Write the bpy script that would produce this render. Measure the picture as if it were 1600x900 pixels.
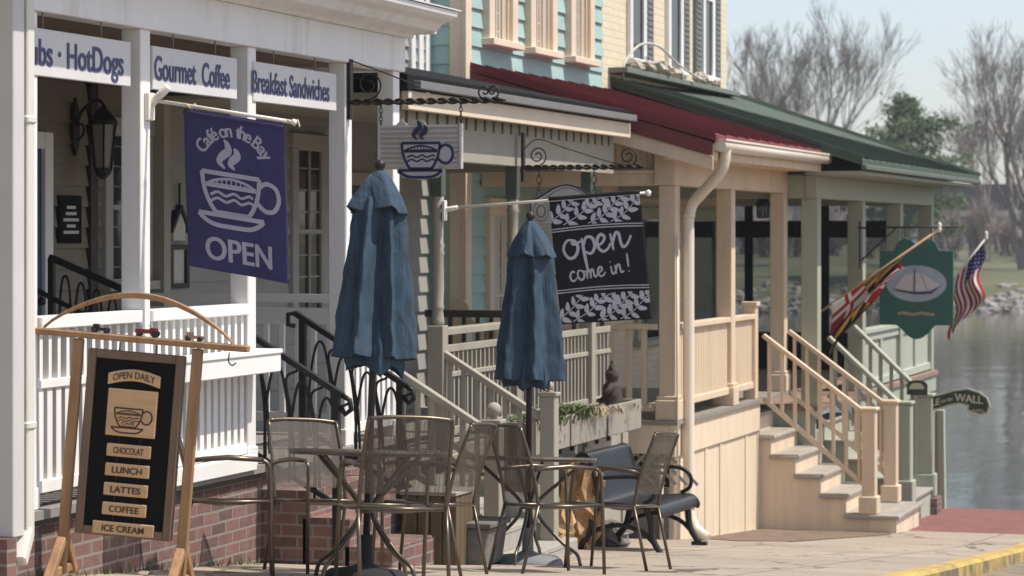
import bpy, math, random
from mathutils import Vector, Matrix
random.seed(7)
PI = math.pi
R_ = math.radians
scene = bpy.context.scene
COL = scene.collection
for o in list(bpy.data.objects):
    bpy.data.objects.remove(o)

# ------------------------------------------------------------------ camera
FPX = 4200.0
HZ = 366.0
YAW = math.atan(1350.0 / FPX)
EYE = 2.0
cam_d = bpy.data.cameras.new('camera')
cam = bpy.data.objects.new('camera', cam_d)
COL.objects.link(cam)
cam.location = (0, 0, EYE)
cam.rotation_euler = (R_(90), 0, YAW)
cam_d.sensor_width = 36
cam_d.lens = FPX / 1600 * 36
cam_d.shift_y = -(450 - HZ) / 1600
cam_d.clip_start = 0.2
cam_d.clip_end = 6000
cam_d.dof.use_dof = True
cam_d.dof.focus_distance = 16.5
cam_d.dof.aperture_fstop = 4.5
scene.camera = cam

# ------------------------------------------------------------------ sky, sun, exposure
HAZE = .0005
SUN_EL, SUN_AZ = 60.0, 9.0          # azimuth measured from +X towards +Y
world = bpy.data.worlds.new('World')
scene.world = world
world.use_nodes = True
wn = world.node_tree
bg = wn.nodes['Background']
sky = wn.nodes.new('ShaderNodeTexSky')
sky.sky_type = 'NISHITA'
sky.sun_disc = False
sky.sun_elevation = R_(SUN_EL)
sky.sun_rotation = R_(90 - SUN_AZ)
sky.air_density = 1.0
sky.dust_density = 1.0
sky.ozone_density = 2.0
hs = wn.nodes.new('ShaderNodeHueSaturation'); hs.inputs['Saturation'].default_value = .72
wn.links.new(sky.outputs[0], hs.inputs['Color'])
tint = wn.nodes.new('ShaderNodeMix'); tint.data_type = 'RGBA'; tint.blend_type = 'MULTIPLY'; tint.inputs[0].default_value = 1
tint.inputs[7].default_value = (1.0, .968, .98, 1)
wn.links.new(hs.outputs[0], tint.inputs[6])
wn.links.new(tint.outputs[2], bg.inputs[0])
bg.inputs[1].default_value = 0.125
sl = bpy.data.lights.new('sun', 'SUN')
sl.energy = 4.0
sl.angle = R_(0.6)
sl.color = (1.0, 0.93, 0.83)
so = bpy.data.objects.new('sun', sl)
COL.objects.link(so)
sv = Vector((math.cos(R_(SUN_EL)) * math.cos(R_(SUN_AZ)), math.cos(R_(SUN_EL)) * math.sin(R_(SUN_AZ)), math.sin(R_(SUN_EL))))
so.rotation_euler = sv.to_track_quat('Z', 'Y').to_euler()
so.location = (10, 5, 30)
scene.view_settings.view_transform = 'Standard'
scene.view_settings.look = 'None'
scene.view_settings.gamma = 1
scene.view_settings.exposure = 0.5

# ------------------------------------------------------------------ where a point of the place stands
FW = Vector((-math.sin(YAW), math.cos(YAW), 0))
RT = Vector((math.cos(YAW), math.sin(YAW), 0))
def ray(px):
    return FW + RT * ((px - 800) / FPX)
def atT(px, py, t):
    d = ray(px) * t
    return Vector((d.x, d.y, EYE + (HZ - py) / FPX * t))
def atY(px, py, Y):
    return atT(px, py, Y / ray(px).y)
def atX(px, py, X):
    return atT(px, py, X / ray(px).x)
def gz(y):                                   # the pavement falls towards the water
    pts = [(-30, .8), (0, .46), (12, .235), (14.3, .04), (17.5, -.25), (20, -.49), (26.7, -1.1), (30, -1.33), (34.5, -1.5), (60, -1.6)]
    if y <= pts[0][0]: return pts[0][1]
    for (a, b), (c, d) in zip(pts, pts[1:]):
        if y <= c:
            return b + (d - b) * (y - a) / (c - a)
    return pts[-1][1]

def slope_rot(y, rz, k=1.0):                 # furniture stands square to the sloping pavement
    a = math.atan((gz(y + .3) - gz(y - .3)) / .6) * k
    return (Matrix.Rotation(a, 3, 'X') @ Matrix.Rotation(rz, 3, 'Z')).to_euler()

# ------------------------------------------------------------------ materials
def _new(name):
    m = bpy.data.materials.new(name)
    m.use_nodes = True
    nt = m.node_tree
    return m, nt, nt.nodes['Principled BSDF']
def M(name, col, rough=.6, var=.12, scale=6.0, bump=.15, metal=0.0, stretch=(1, 1, 1), spec=.4, col2=None, dirt=None, bscale=None):
    m, nt, b = _new(name)
    N, L = nt.nodes, nt.links
    geo = N.new('ShaderNodeTexCoord')
    mp = N.new('ShaderNodeMapping')
    mp.inputs['Scale'].default_value = stretch
    L.new(geo.outputs['Object'], mp.inputs[0])
    nz = N.new('ShaderNodeTexNoise')
    nz.inputs['Scale'].default_value = scale
    nz.inputs['Detail'].default_value = 6
    nz.inputs['Roughness'].default_value = .65
    L.new(mp.outputs[0], nz.inputs['Vector'])
    cr = N.new('ShaderNodeValToRGB')
    c1 = tuple(c * (1 - var) for c in col)
    c2 = tuple(min(1, c * (1 + var)) for c in col) if col2 is None else col2
    cr.color_ramp.elements[0].position = .3
    cr.color_ramp.elements[1].position = .7
    cr.color_ramp.elements[0].color = (*c1, 1)
    cr.color_ramp.elements[1].color = (*c2, 1)
    L.new(nz.outputs['Fac'], cr.inputs[0])
    out = cr.outputs[0]
    if dirt:
        n2 = N.new('ShaderNodeTexNoise')
        n2.inputs['Scale'].default_value = dirt[1]
        n2.inputs['Detail'].default_value = 8
        n2.inputs['Roughness'].default_value = .7
        L.new(mp.outputs[0], n2.inputs['Vector'])
        r2 = N.new('ShaderNodeValToRGB')
        r2.color_ramp.elements[0].position = .52
        r2.color_ramp.elements[1].position = .72
        r2.color_ramp.elements[1].color = (dirt[2],) * 3 + (1,)
        L.new(n2.outputs['Fac'], r2.inputs[0])
        mx = N.new('ShaderNodeMix'); mx.data_type = 'RGBA'
        L.new(r2.outputs[0], mx.inputs[0])
        L.new(out, mx.inputs[6])
        mx.inputs[7].default_value = (*dirt[0], 1)
        out = mx.outputs[2]
    L.new(out, b.inputs['Base Color'])
    b.inputs['Roughness'].default_value = rough
    b.inputs['Metallic'].default_value = metal
    b.inputs['Specular IOR Level'].default_value = spec
    if bump:
        nb = N.new('ShaderNodeTexNoise')
        nb.inputs['Scale'].default_value = bscale or scale * 6
        nb.inputs['Detail'].default_value = 4
        L.new(mp.outputs[0], nb.inputs['Vector'])
        bp = N.new('ShaderNodeBump')
        bp.inputs['Strength'].default_value = bump
        bp.inputs['Distance'].default_value = .01
        L.new(nb.outputs['Fac'], bp.inputs['Height'])
        L.new(bp.outputs[0], b.inputs['Normal'])
    return m
def brick_mat(name, c1, c2, mortar, bw=.215, rh=.075, ms=.009, flat=False, stain=None, bump=.6):
    m, nt, b = _new(name)
    N, L = nt.nodes, nt.links
    geo = N.new('ShaderNodeNewGeometry')
    sp = N.new('ShaderNodeSeparateXYZ'); L.new(geo.outputs['Position'], sp.inputs[0])
    cb = N.new('ShaderNodeCombineXYZ')
    if flat:
        L.new(sp.outputs[0], cb.inputs[0]); L.new(sp.outputs[1], cb.inputs[1])
    else:
        sn = N.new('ShaderNodeSeparateXYZ'); L.new(geo.outputs['True Normal'], sn.inputs[0])
        ab = N.new('ShaderNodeMath'); ab.operation = 'ABSOLUTE'; L.new(sn.outputs[1], ab.inputs[0])
        gt = N.new('ShaderNodeMath'); gt.operation = 'GREATER_THAN'; gt.inputs[1].default_value = .5; L.new(ab.outputs[0], gt.inputs[0])
        mx = N.new('ShaderNodeMix'); L.new(gt.outputs[0], mx.inputs[0]); L.new(sp.outputs[1], mx.inputs[2]); L.new(sp.outputs[0], mx.inputs[3])
        L.new(mx.outputs[0], cb.inputs[0]); L.new(sp.outputs[2], cb.inputs[1])
    # slight wobble so that courses are not ruler straight
    nw = N.new('ShaderNodeTexNoise'); nw.inputs['Scale'].default_value = 3; L.new(geo.outputs['Position'], nw.inputs['Vector'])
    vm = N.new('ShaderNodeVectorMath'); vm.operation = 'MULTIPLY_ADD'
    L.new(nw.outputs['Color'], vm.inputs[0]); vm.inputs[1].default_value = (.012, .012, 0); L.new(cb.outputs[0], vm.inputs[2])
    bt = N.new('ShaderNodeTexBrick')
    L.new(vm.outputs[0], bt.inputs['Vector'])
    bt.inputs['Scale'].default_value = 1
    bt.inputs['Brick Width'].default_value = bw
    bt.inputs['Row Height'].default_value = rh
    bt.inputs['Mortar Size'].default_value = ms
    bt.inputs['Mortar Smooth'].default_value = .2
    bt.inputs['Color1'].default_value = (*c1, 1)
    bt.inputs['Color2'].default_value = (*c2, 1)
    bt.inputs['Mortar'].default_value = (*mortar, 1)
    nz = N.new('ShaderNodeTexNoise'); nz.inputs['Scale'].default_value = 5; nz.inputs['Detail'].default_value = 8; nz.inputs['Roughness'].default_value = .7
    L.new(geo.outputs['Position'], nz.inputs['Vector'])
    out = bt.outputs['Color']
    st = stain or tuple(c * .6 for c in c1)
    rr = N.new('ShaderNodeValToRGB'); rr.color_ramp.elements[0].position = .45; rr.color_ramp.elements[1].position = .75
    rr.color_ramp.elements[1].color = (.55, .55, .55, 1)
    L.new(nz.outputs['Fac'], rr.inputs[0])
    m2 = N.new('ShaderNodeMix'); m2.data_type = 'RGBA'
    L.new(rr.outputs[0], m2.inputs[0]); L.new(out, m2.inputs[6]); m2.inputs[7].default_value = (*st, 1)
    L.new(m2.outputs[2], b.inputs['Base Color'])
    b.inputs['Roughness'].default_value = .85
    ad = N.new('ShaderNodeMath'); ad.operation = 'MULTIPLY_ADD'; L.new(nz.outputs['Fac'], ad.inputs[0]); ad.inputs[1].default_value = .4
    inv = N.new('ShaderNodeMath'); inv.operation = 'SUBTRACT'; inv.inputs[0].default_value = 1; L.new(bt.outputs['Fac'], inv.inputs[1])
    L.new(inv.outputs[0], ad.inputs[2])
    bp = N.new('ShaderNodeBump'); bp.inputs['Strength'].default_value = bump; bp.inputs['Distance'].default_value = .01
    L.new(ad.outputs[0], bp.inputs['Height']); L.new(bp.outputs[0], b.inputs['Normal'])
    return m
def mesh_fabric(name, col, open_=.4):
    m, nt, b = _new(name)
    N, L = nt.nodes, nt.links
    b.inputs['Base Color'].default_value = (*col, 1)
    b.inputs['Roughness'].default_value = .55
    tr = N.new('ShaderNodeBsdfTransparent')
    mx = N.new('ShaderNodeMixShader')
    tc = N.new('ShaderNodeTexCoord'); mp = N.new('ShaderNodeMapping'); mp.inputs['Scale'].default_value = (1, 34, 1.2); L.new(tc.outputs['Object'], mp.inputs[0])
    nz = N.new('ShaderNodeTexNoise'); nz.inputs['Scale'].default_value = 3; nz.inputs['Detail'].default_value = 4; L.new(mp.outputs[0], nz.inputs['Vector'])
    mr = N.new('ShaderNodeMapRange'); mr.inputs[1].default_value = .3; mr.inputs[2].default_value = .7; mr.inputs[3].default_value = open_ * .45; mr.inputs[4].default_value = open_ * 1.6
    L.new(nz.outputs['Fac'], mr.inputs[0]); L.new(mr.outputs[0], mx.inputs[0])
    L.new(b.outputs[0], mx.inputs[1]); L.new(tr.outputs[0], mx.inputs[2])
    L.new(mx.outputs[0], nt.nodes['Material Output'].inputs[0])
    return m
def cloth_mat(name, col, trans=.15, var=.1):
    m = M(name, col, .85, var, 5, .12, bscale=300, spec=.15)
    nt = m.node_tree
    b = nt.nodes['Principled BSDF']
    tl = nt.nodes.new('ShaderNodeBsdfTranslucent')
    for l in list(nt.links):
        if l.to_socket == b.inputs['Base Color']:
            nt.links.new(l.from_socket, tl.inputs[0])
    mx = nt.nodes.new('ShaderNodeMixShader'); mx.inputs[0].default_value = trans
    nt.links.new(b.outputs[0], mx.inputs[1]); nt.links.new(tl.outputs[0], mx.inputs[2])
    nt.links.new(mx.outputs[0], nt.nodes['Material Output'].inputs[0])
    return m
def wrinkle(m, stretch, scale, strength, dist):
    nt = m.node_tree; N, L = nt.nodes, nt.links
    b = N['Principled BSDF']
    tc = N.new('ShaderNodeTexCoord'); mp = N.new('ShaderNodeMapping'); mp.inputs['Scale'].default_value = stretch; mp.inputs['Rotation'].default_value = (.15, .2, 0)
    L.new(tc.outputs['Object'], mp.inputs[0])
    nz = N.new('ShaderNodeTexNoise'); nz.inputs['Scale'].default_value = scale; nz.inputs['Detail'].default_value = 5; nz.inputs['Distortion'].default_value = .6
    L.new(mp.outputs[0], nz.inputs['Vector'])
    bp = N.new('ShaderNodeBump'); bp.inputs['Strength'].default_value = strength; bp.inputs['Distance'].default_value = dist
    L.new(nz.outputs['Fac'], bp.inputs['Height'])
    old = [l.from_node for l in L if l.to_socket == b.inputs['Normal']]
    if old: L.new(old[0].outputs[0], bp.inputs['Normal'])
    L.new(bp.outputs[0], b.inputs['Normal'])
    return m
def glass_mat(name, col=(.02, .023, .025), rough=.04, seethrough=0.0):
    m, nt, b = _new(name)
    b.inputs['Base Color'].default_value = (*col, 1)
    b.inputs['Roughness'].default_value = rough
    b.inputs['Specular IOR Level'].default_value = .5
    N, L = nt.nodes, nt.links
    tc = N.new('ShaderNodeTexCoord'); nz = N.new('ShaderNodeTexNoise'); nz.inputs['Scale'].default_value = 1.7
    L.new(tc.outputs['Object'], nz.inputs['Vector'])
    bp = N.new('ShaderNodeBump'); bp.inputs['Strength'].default_value = .08; bp.inputs['Distance'].default_value = .02
    L.new(nz.outputs['Fac'], bp.inputs['Height']); L.new(bp.outputs[0], b.inputs['Normal'])
    if seethrough:
        tr = N.new('ShaderNodeBsdfTransparent'); tr.inputs[0].default_value = (.62, .65, .66, 1)
        mx = N.new('ShaderNodeMixShader'); mx.inputs[0].default_value = seethrough
        L.new(b.outputs[0], mx.inputs[1]); L.new(tr.outputs[0], mx.inputs[2])
        L.new(mx.outputs[0], N['Material Output'].inputs[0])
    return m

white = M('white_paint', (.76, .75, .73), .55, .05, 4, .2, stretch=(1, 1, .15), dirt=((.50, .47, .41), 3.6, .6))
white2 = M('white_vinyl', (.8, .79, .77), .4, .03, 2.0, .05)
signwhite_shaded = M('sign_board_shaded_white', (.60, .59, .58), .45, .04, 3, .04, dirt=((.48, .46, .42), 5, .3))  # white lowered: the shade on the boards is put into their colour
shaded_cream_wall = M('cafe_wall_shaded_paint', (.19, .165, .125), .7, .1, 2, .1)  # cream-grey paint darkened, the porch shade is put into this colour
greysiding = M('grey_siding_paint', (.30, .30, .28), .7, .1, 2, .12)
brownceil = M('brown_ceiling_boards', (.15, .095, .06), .7, .3, 3, .1, stretch=(1, .2, 1))
dkwood = M('dark_wood', (.06, .045, .035), .6, .2, 4, .1)
doorblue = M('blue_door_paint', (.035, .05, .12), .4, .1, 3, .05)
cafebrick = brick_mat('weathered_red_brick', (.20, .10, .083), (.10, .06, .053), (.23, .195, .175), stain=(.27, .205, .185))
teal = M('teal_clapboard', (.32, .46, .43), .75, .1, 3, .15, stretch=(1, .25, 1), dirt=((.16, .31, .30), 2.5, .5))
peach = M('peach_trim', (.66, .55, .42), .6, .06, 3, .1)
creamtrim = M('cream_trim', (.62, .49, .35), .6, .07, 5, .25, stretch=(1, 1, .15), dirt=((.42, .33, .24), 3.5, .55))
creamply = M('cream_plywood', (.66, .54, .40), .7, .07, 5.0, .3, stretch=(1, 1, .12), dirt=((.46, .36, .27), 2.6, .7))
redroof = M('red_roof_metal', (.145, .026, .03), .75, .2, 3, .1, stretch=(.4, 2, 1))
greenroof = M('green_roof_metal', (.06, .083, .064), .9, .25, 2.5, .1, stretch=(.4, 2, 1))
blackroof = M('black_roofing', (.014, .0145, .016), .9, .25, 5, .2, spec=.1)
gutterwhite = M('cream_gutter_metal', (.68, .60, .49), .35, .04, 2, .04, dirt=((.5, .42, .33), 4, .4))
guttergrey = M('grey_gutter_metal', (.16, .155, .15), .5, .1, 3, .05)
greentrim = M('sage_green_paint', (.35, .37, .285), .65, .07, 2.5, .1, stretch=(1, 1, .3), dirt=((.26, .28, .21), 3, .45))
greenpanel = M('sage_green_panel', (.37, .39, .31), .7, .06, 2, .08, stretch=(1, 1, .3))
olivegrey = M('olive_grey_paint', (.31, .29, .235), .65, .07, 2.5, .12, stretch=(1, 1, .3), dirt=((.21, .19, .15), 3, .5))
greybox = M('weathered_grey_wood', (.33, .31, .27), .75, .12, 4, .2, stretch=(1, 1, .3), dirt=((.2, .18, .15), 4, .6))
creambrick = brick_mat('cream_painted_brick', (.70, .61, .45), (.66, .565, .41), (.58, .50, .36), bw=.22, rh=.085, stain=(.62, .50, .34), bump=.4)
shutter = M('grey_shutter_paint', (.16, .165, .16), .6, .1, 3, .1)
stoneledge = M('pale_ledge_stone', (.36, .32, .26), .8, .2, 6, .3)
glass = glass_mat('window_glass')
glass_thin = glass_mat('clear_screen_glass', (.03, .035, .035), .03, .72)
curtain = M('pale_curtain', (.50, .43, .35), .5, .14, 5, .1, stretch=(1, 6, .3))
iron = M('black_wrought_iron', (.018, .017, .017), .45, .3, 12, .2, metal=.3)
rustiron = M('dark_brown_iron', (.03, .022, .019), .5, .3, 12, .2, metal=.3)
steel = M('bronze_chair_tube', (.13, .105, .08), .35, .15, 14, .05, metal=.75)
sling = mesh_fabric('brown_sling_mesh', (.075, .06, .046), .27)
slingseat = mesh_fabric('brown_seat_mesh', (.07, .057, .045), .12)
tabletopm = M('bronze_table_top', (.12, .10, .08), .4, .15, 10, .1, metal=.5)
ucloth = cloth_mat('slate_blue_canvas', (.052, .083, .118), .12, .3)
wrinkle(ucloth, (1, 1, .28), 9, .75, .05)
upole = M('dark_pole_metal', (.03, .027, .025), .4, .2, 9, .05, metal=.5)
ubase = M('black_cast_base', (.016, .016, .018), .85, .2, 9, .2)
ubase2 = M('grey_concrete_base', (.17, .17, .18), .8, .15, 7, .25)
bannercloth = cloth_mat('purple_blue_banner_cloth', (.062, .057, .15), .12, .1)
wrinkle(bannercloth, (1, 1, .5), 5, .5, .03)
bannerink = M('pale_lavender_print', (.40, .39, .48), .85, .05, 5, 0)
blackcloth = cloth_mat('black_banner_cloth', (.022, .022, .027), .06, .15)
flagink = M('pale_grey_print', (.52, .52, .56), .85, .05, 5, 0)
polewhite = M('white_pole', (.74, .7, .64), .35, .05, 5, .03)
navy = M('navy_sign_paint', (.022, .024, .065), .5, .1, 6, .05)
navytext = M('navy_letter_paint', (.06, .06, .15), .55, .1, 6, 0)
woodfr = M('golden_oak_wood', (.31, .175, .085), .6, .3, 5, .15, stretch=(3, 3, .4))
wooddk = M('stained_brown_wood', (.15, .095, .06), .55, .25, 5, .15, stretch=(3, 3, .4))
woodlt = M('pale_routed_plank', (.50, .32, .17), .55, .16, 5, .12, stretch=(.5, 3, 3))
blackpanel = M('black_panel_paint', (.006, .006, .006), .85, .2, 5, .05, spec=.12)
burnt = M('burnt_lettering', (.06, .03, .015), .7, .1, 6, 0)
signgreen = M('dark_green_sign_paint', (.03, .115, .09), .5, .1, 4, .05)
signsky = M('sign_oval_blue_grey', (.33, .39, .43), .6, .15, 5, .03)
sailcol = M('sign_sail_paint', (.55, .5, .48), .6, .08, 6, .03)
gold = M('dull_gold_paint', (.32, .27, .16), .5, .1, 6, 0)
signcream = M('sign_border_cream', (.48, .48, .33), .5, .1, 6, 0)
signdark = M('sign_dark_green', (.03, .045, .032), .5, .1, 6, 0)
flagred = cloth_mat('flag_red', (.36, .03, .035), .25)
flagwhite = cloth_mat('flag_white', (.66, .64, .62), .25)
flagblack = cloth_mat('flag_black', (.02, .018, .02), .1)
flaggold = cloth_mat('flag_gold', (.55, .32, .09), .25)
flagblue = cloth_mat('flag_blue', (.035, .04, .13), .2)
benchm = M('dark_slate_bench_enamel', (.016, .019, .023), .42, .2, 8, .08, metal=.1)
tanrock = M('tan_boulder_stone', (.40, .25, .12), .85, .45, 5, .7, dirt=((.12, .08, .05), 7, .8))
greyrock = M('grey_stone', (.16, .15, .135), .9, .4, 5, .6)
barrelw = M('brown_planter_wood', (.12, .085, .05), .75, .25, 6, .2, stretch=(4, 4, .4))
leafg = M('green_leaf', (.085, .115, .04), .6, .55, 14, .1)
leafd = M('dry_grass_leaf', (.30, .24, .16), .8, .25, 14, .1)
flowerred = M('red_toy_paint', (.25, .02, .03), .4, .2, 8, .03)
toyblack = M('black_toy_paint', (.02, .02, .022), .4, .2, 8, .03)
statuem = M('brown_statue_stone', (.05, .035, .028), .8, .3, 10, .4)
bark = M('grey_brown_bark', (.21, .18, .16), .9, .3, 3, .3)
barkl = M('far_twig_bark', (.24, .195, .175), .9, .25, 3, .1)
pinegreen = M('pine_needles', (.048, .08, .024), .75, .5, 1.5, .1)
paperm = M('pale_paper', (.5, .49, .46), .8, .06, 9, .05)
terracotta = M('clay_pot', (.34, .2, .12), .8, .2, 8, .2)

# ------------------------------------------------------------------ mesh builder
ORG = {}
class MB:
    def __init__(s):
        s.v = []; s.f = []; s.sm = []; s.mi = []
    def add(s, vs, fs, smooth=False, mi=0):
        n = len(s.v)
        s.v += [Vector(p) for p in vs]
        for f in fs:
            s.f.append([i + n for i in f]); s.sm.append(smooth); s.mi.append(mi)
        return s
    def box(s, x0, x1, y0, y1, z0, z1, mi=0):
        vs = [(x, y, z) for x in (x0, x1) for y in (y0, y1) for z in (z0, z1)]
        return s.add(vs, [(0, 1, 3, 2), (4, 6, 7, 5), (0, 4, 5, 1), (2, 3, 7, 6), (0, 2, 6, 4), (1, 5, 7, 3)], mi=mi)
    def cbox(s, c, sx, sy, sz):
        return s.box(c[0] - sx / 2, c[0] + sx / 2, c[1] - sy / 2, c[1] + sy / 2, c[2] - sz / 2, c[2] + sz / 2)
    def bar(s, p, q, w, h, side=None):
        p, q = Vector(p), Vector(q)
        d = (q - p).normalized()
        up = Vector((0, 0, 1)) if abs(d.z) < .98 else Vector((1, 0, 0))
        a = (side or d.cross(up)).normalized()
        b = a.cross(d).normalized()
        vs = []
        for e in (p, q):
            for i, j in ((-1, -1), (1, -1), (1, 1), (-1, 1)):
                vs.append(e + a * i * w / 2 + b * j * h / 2)
        return s.add(vs, [(0, 3, 2, 1), (4, 5, 6, 7), (0, 1, 5, 4), (1, 2, 6, 5), (2, 3, 7, 6), (3, 0, 4, 7)])
    def tube(s, pts, r, n=8, cap=True):
        pts = [Vector(p) for p in pts]
        rs = r if isinstance(r, (list, tuple)) else [r] * len(pts)
        vs = []
        prev = None
        for i, p in enumerate(pts):
            if i == 0: d = pts[1] - pts[0]
            elif i == len(pts) - 1: d = pts[-1] - pts[-2]
            else: d = (pts[i + 1] - pts[i]).normalized() + (pts[i] - pts[i - 1]).normalized()
            d = d.normalized() if d.length > 1e-9 else Vector((0, 0, 1))
            if prev is None:
                up = Vector((0, 0, 1)) if abs(d.z) < .9 else Vector((1, 0, 0))
                a = d.cross(up).normalized()
            else:
                a = (prev - d * prev.dot(d))
                a = a.normalized() if a.length > 1e-6 else d.orthogonal().normalized()
            prev = a
            b = d.cross(a)
            for k in range(n):
                t = 2 * PI * k / n
                vs.append(p + (a * math.cos(t) + b * math.sin(t)) * rs[i])
        fs = []
        for i in range(len(pts) - 1):
            for k in range(n):
                fs.append((i * n + k, i * n + (k + 1) % n, (i + 1) * n + (k + 1) % n, (i + 1) * n + k))
        s.add(vs, fs, True)
        if cap:
            m = len(s.v) - len(vs)
            s.f.append([m + k for k in range(n)][::-1]); s.sm.append(False); s.mi.append(0)
            m += (len(pts) - 1) * n
            s.f.append([m + k for k in range(n)]); s.sm.append(False); s.mi.append(0)
        return s
    def lathe(s, prof, c, n=16, smooth=True):
        c = Vector(c)
        vs = []
        for r, z in prof:
            for k in range(n):
                t = 2 * PI * k / n
                vs.append(c + Vector((r * math.cos(t), r * math.sin(t), z)))
        fs = []
        for i in range(len(prof) - 1):
            for k in range(n):
                fs.append((i * n + k, i * n + (k + 1) % n, (i + 1) * n + (k + 1) % n, (i + 1) * n + k))
        s.add(vs, fs, smooth)
        m = len(s.v) - len(vs)
        if prof[0][0] > 1e-4:
            s.f.append([m + k for k in range(n)][::-1]); s.sm.append(False); s.mi.append(0)
        if prof[-1][0] > 1e-4:
            m += (len(prof) - 1) * n
            s.f.append([m + k for k in range(n)]); s.sm.append(False); s.mi.append(0)
        return s
    def prism(s, poly, o, A, B, E):
        o, A, B, E = Vector(o), Vector(A), Vector(B), Vector(E)
        n = len(poly)
        lo = [o + A * a + B * b for a, b in poly]
        hi = [p + E for p in lo]
        fs = [list(range(n))[::-1], [n + i for i in range(n)]]
        fs += [(i, (i + 1) % n, n + (i + 1) % n, n + i) for i in range(n)]
        return s.add(lo + hi, fs)
    def quad(s, a, b, c, d):
        return s.add([a, b, c, d], [(0, 1, 2, 3)])
    def build(s, name, mat, parent=None, bev=0.0, mats=None, org=None, label=None, subsurf=0, solid=0):
        off = ORG.get(parent.name, Vector((0, 0, 0))) if parent else Vector(org or (0, 0, 0))
        me = bpy.data.meshes.new(name)
        me.from_pydata([tuple(p - off) for p in s.v], [], s.f)
        for p, sm, mi in zip(me.polygons, s.sm, s.mi):
            p.use_smooth = sm; p.material_index = mi
        for mm in (mats or [mat]):
            me.materials.append(mm)
        me.validate(); me.update()
        o = bpy.data.objects.new(name, me)
        COL.objects.link(o)
        if parent:
            o.parent = parent
        else:
            o.location = off
        ORG[o.name] = off
        if bev:
            b = o.modifiers.new('bevel', 'BEVEL'); b.width = bev; b.segments = 1; b.limit_method = 'ANGLE'; b.angle_limit = R_(40)
        if subsurf:
            b = o.modifiers.new('sub', 'SUBSURF'); b.levels = b.render_levels = subsurf
        if solid:
            b = o.modifiers.new('solid', 'SOLIDIFY'); b.thickness = solid; b.offset = 0
        if label: o['label'] = label
        return o
def thing(name, label, cat, loc=(0, 0, 0), group=None):
    o = bpy.data.objects.new(name, None)
    COL.objects.link(o)
    o.empty_display_size = .2
    o.location = loc
    o['label'] = label; o['category'] = cat
    if group: o['group'] = group
    ORG[o.name] = Vector(loc)
    return o
def tag(o, label, cat, group=None, kind=None):
    if label: o['label'] = label
    if cat: o['category'] = cat
    if group: o['group'] = group
    if kind: o['kind'] = kind
    return o
def dup(root, label, loc, rz, group=None):
    r = root.copy(); COL.objects.link(r); r.location = loc; r.rotation_euler = rz; r['label'] = label
    if group: r['group'] = group
    for ch in list(root.children):
        c = ch.copy(); COL.objects.link(c); c.parent = r
        for g in list(ch.children):
            d = g.copy(); COL.objects.link(d); d.parent = c
    return r
def text_mesh(body, bold=0.0, shear=0.0):
    cu = bpy.data.curves.new('t', 'FONT'); cu.body = body; cu.size = 1; cu.offset = bold; cu.shear = shear
    ob = bpy.data.objects.new('t', cu); COL.objects.link(ob)
    dg = bpy.context.evaluated_depsgraph_get()
    me = bpy.data.meshes.new_from_object(ob.evaluated_get(dg))
    vs = [(v.co.x, v.co.y) for v in me.vertices]; fs = [tuple(p.vertices) for p in me.polygons]
    bpy.data.objects.remove(ob); bpy.data.curves.remove(cu); bpy.data.meshes.remove(me)
    return vs, fs
def put_text(mb, body, mapf, x0, x1, y0, y1, bold=0.0):
    """letters of body fitted into the rectangle x0..x1, y0..y1 (baseline to cap height) of a surface"""
    vs, fs = text_mesh(body, min(bold, .012))
    if not vs: return
    ax, bx = min(v[0] for v in vs), max(v[0] for v in vs)
    ref = .70; kx_ = (x1 - x0) / (bx - ax)
    xm, ym = (x0 + x1) / 2, (y0 + y1) / 2
    p0 = mapf(xm, ym); nn = (mapf(xm + .001, ym) - p0).cross(mapf(xm, ym + .001) - p0).normalized()
    ex = max(0, bold - .012)
    for q, dx in enumerate((0,) if ex <= 0 else (-ex, 0, ex)):
        mb.add([mapf(x0 + (x - ax + dx) * kx_, y0 + y / ref * (y1 - y0)) + nn * (.0004 * q) for x, y in vs], fs)
def smooth(pts, n=8, closed=False):
    P = [Vector((*p, 0)) if len(p) == 2 else Vector(p) for p in pts]
    if closed: P = [P[-1]] + P + [P[0], P[1]]
    else: P = [P[0] * 2 - P[1]] + P + [P[-1] * 2 - P[-2]]
    out = []
    for i in range(1, len(P) - 2):
        for k in range(n):
            t = k / n
            a, b, c, d = P[i - 1], P[i], P[i + 1], P[i + 2]
            out.append(.5 * ((2 * b) + (c - a) * t + (2 * a - 5 * b + 4 * c - d) * t * t + (3 * b - a - 3 * c + d) * t ** 3))
    out.append(P[-2])
    return out
def ribbon(mb, pts, w, mapf):
    P = [Vector((p[0], p[1])) for p in pts]
    Q = [P[0]]
    for p in P[1:]:
        if (p - Q[-1]).length > 1e-5: Q.append(p)
    P = Q
    vs = []
    for i, p in enumerate(P):
        if i == 0: d = P[1] - P[0]
        elif i == len(P) - 1: d = P[-1] - P[-2]
        else: d = (P[i + 1] - P[i]).normalized() + (P[i] - P[i - 1]).normalized()
        d = d.normalized() if d.length > 1e-6 else Vector((1, 0))
        nrm = Vector((-d.y, d.x))
        ww = w if not callable(w) else w(i / (len(P) - 1))
        a = p + nrm * ww / 2; b = p - nrm * ww / 2
        vs += [mapf(a.x, a.y), mapf(b.x, b.y)]
    mb.add(vs, [(2 * i, 2 * i + 1, 2 * i + 3, 2 * i + 2) for i in range(len(P) - 1)])
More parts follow.
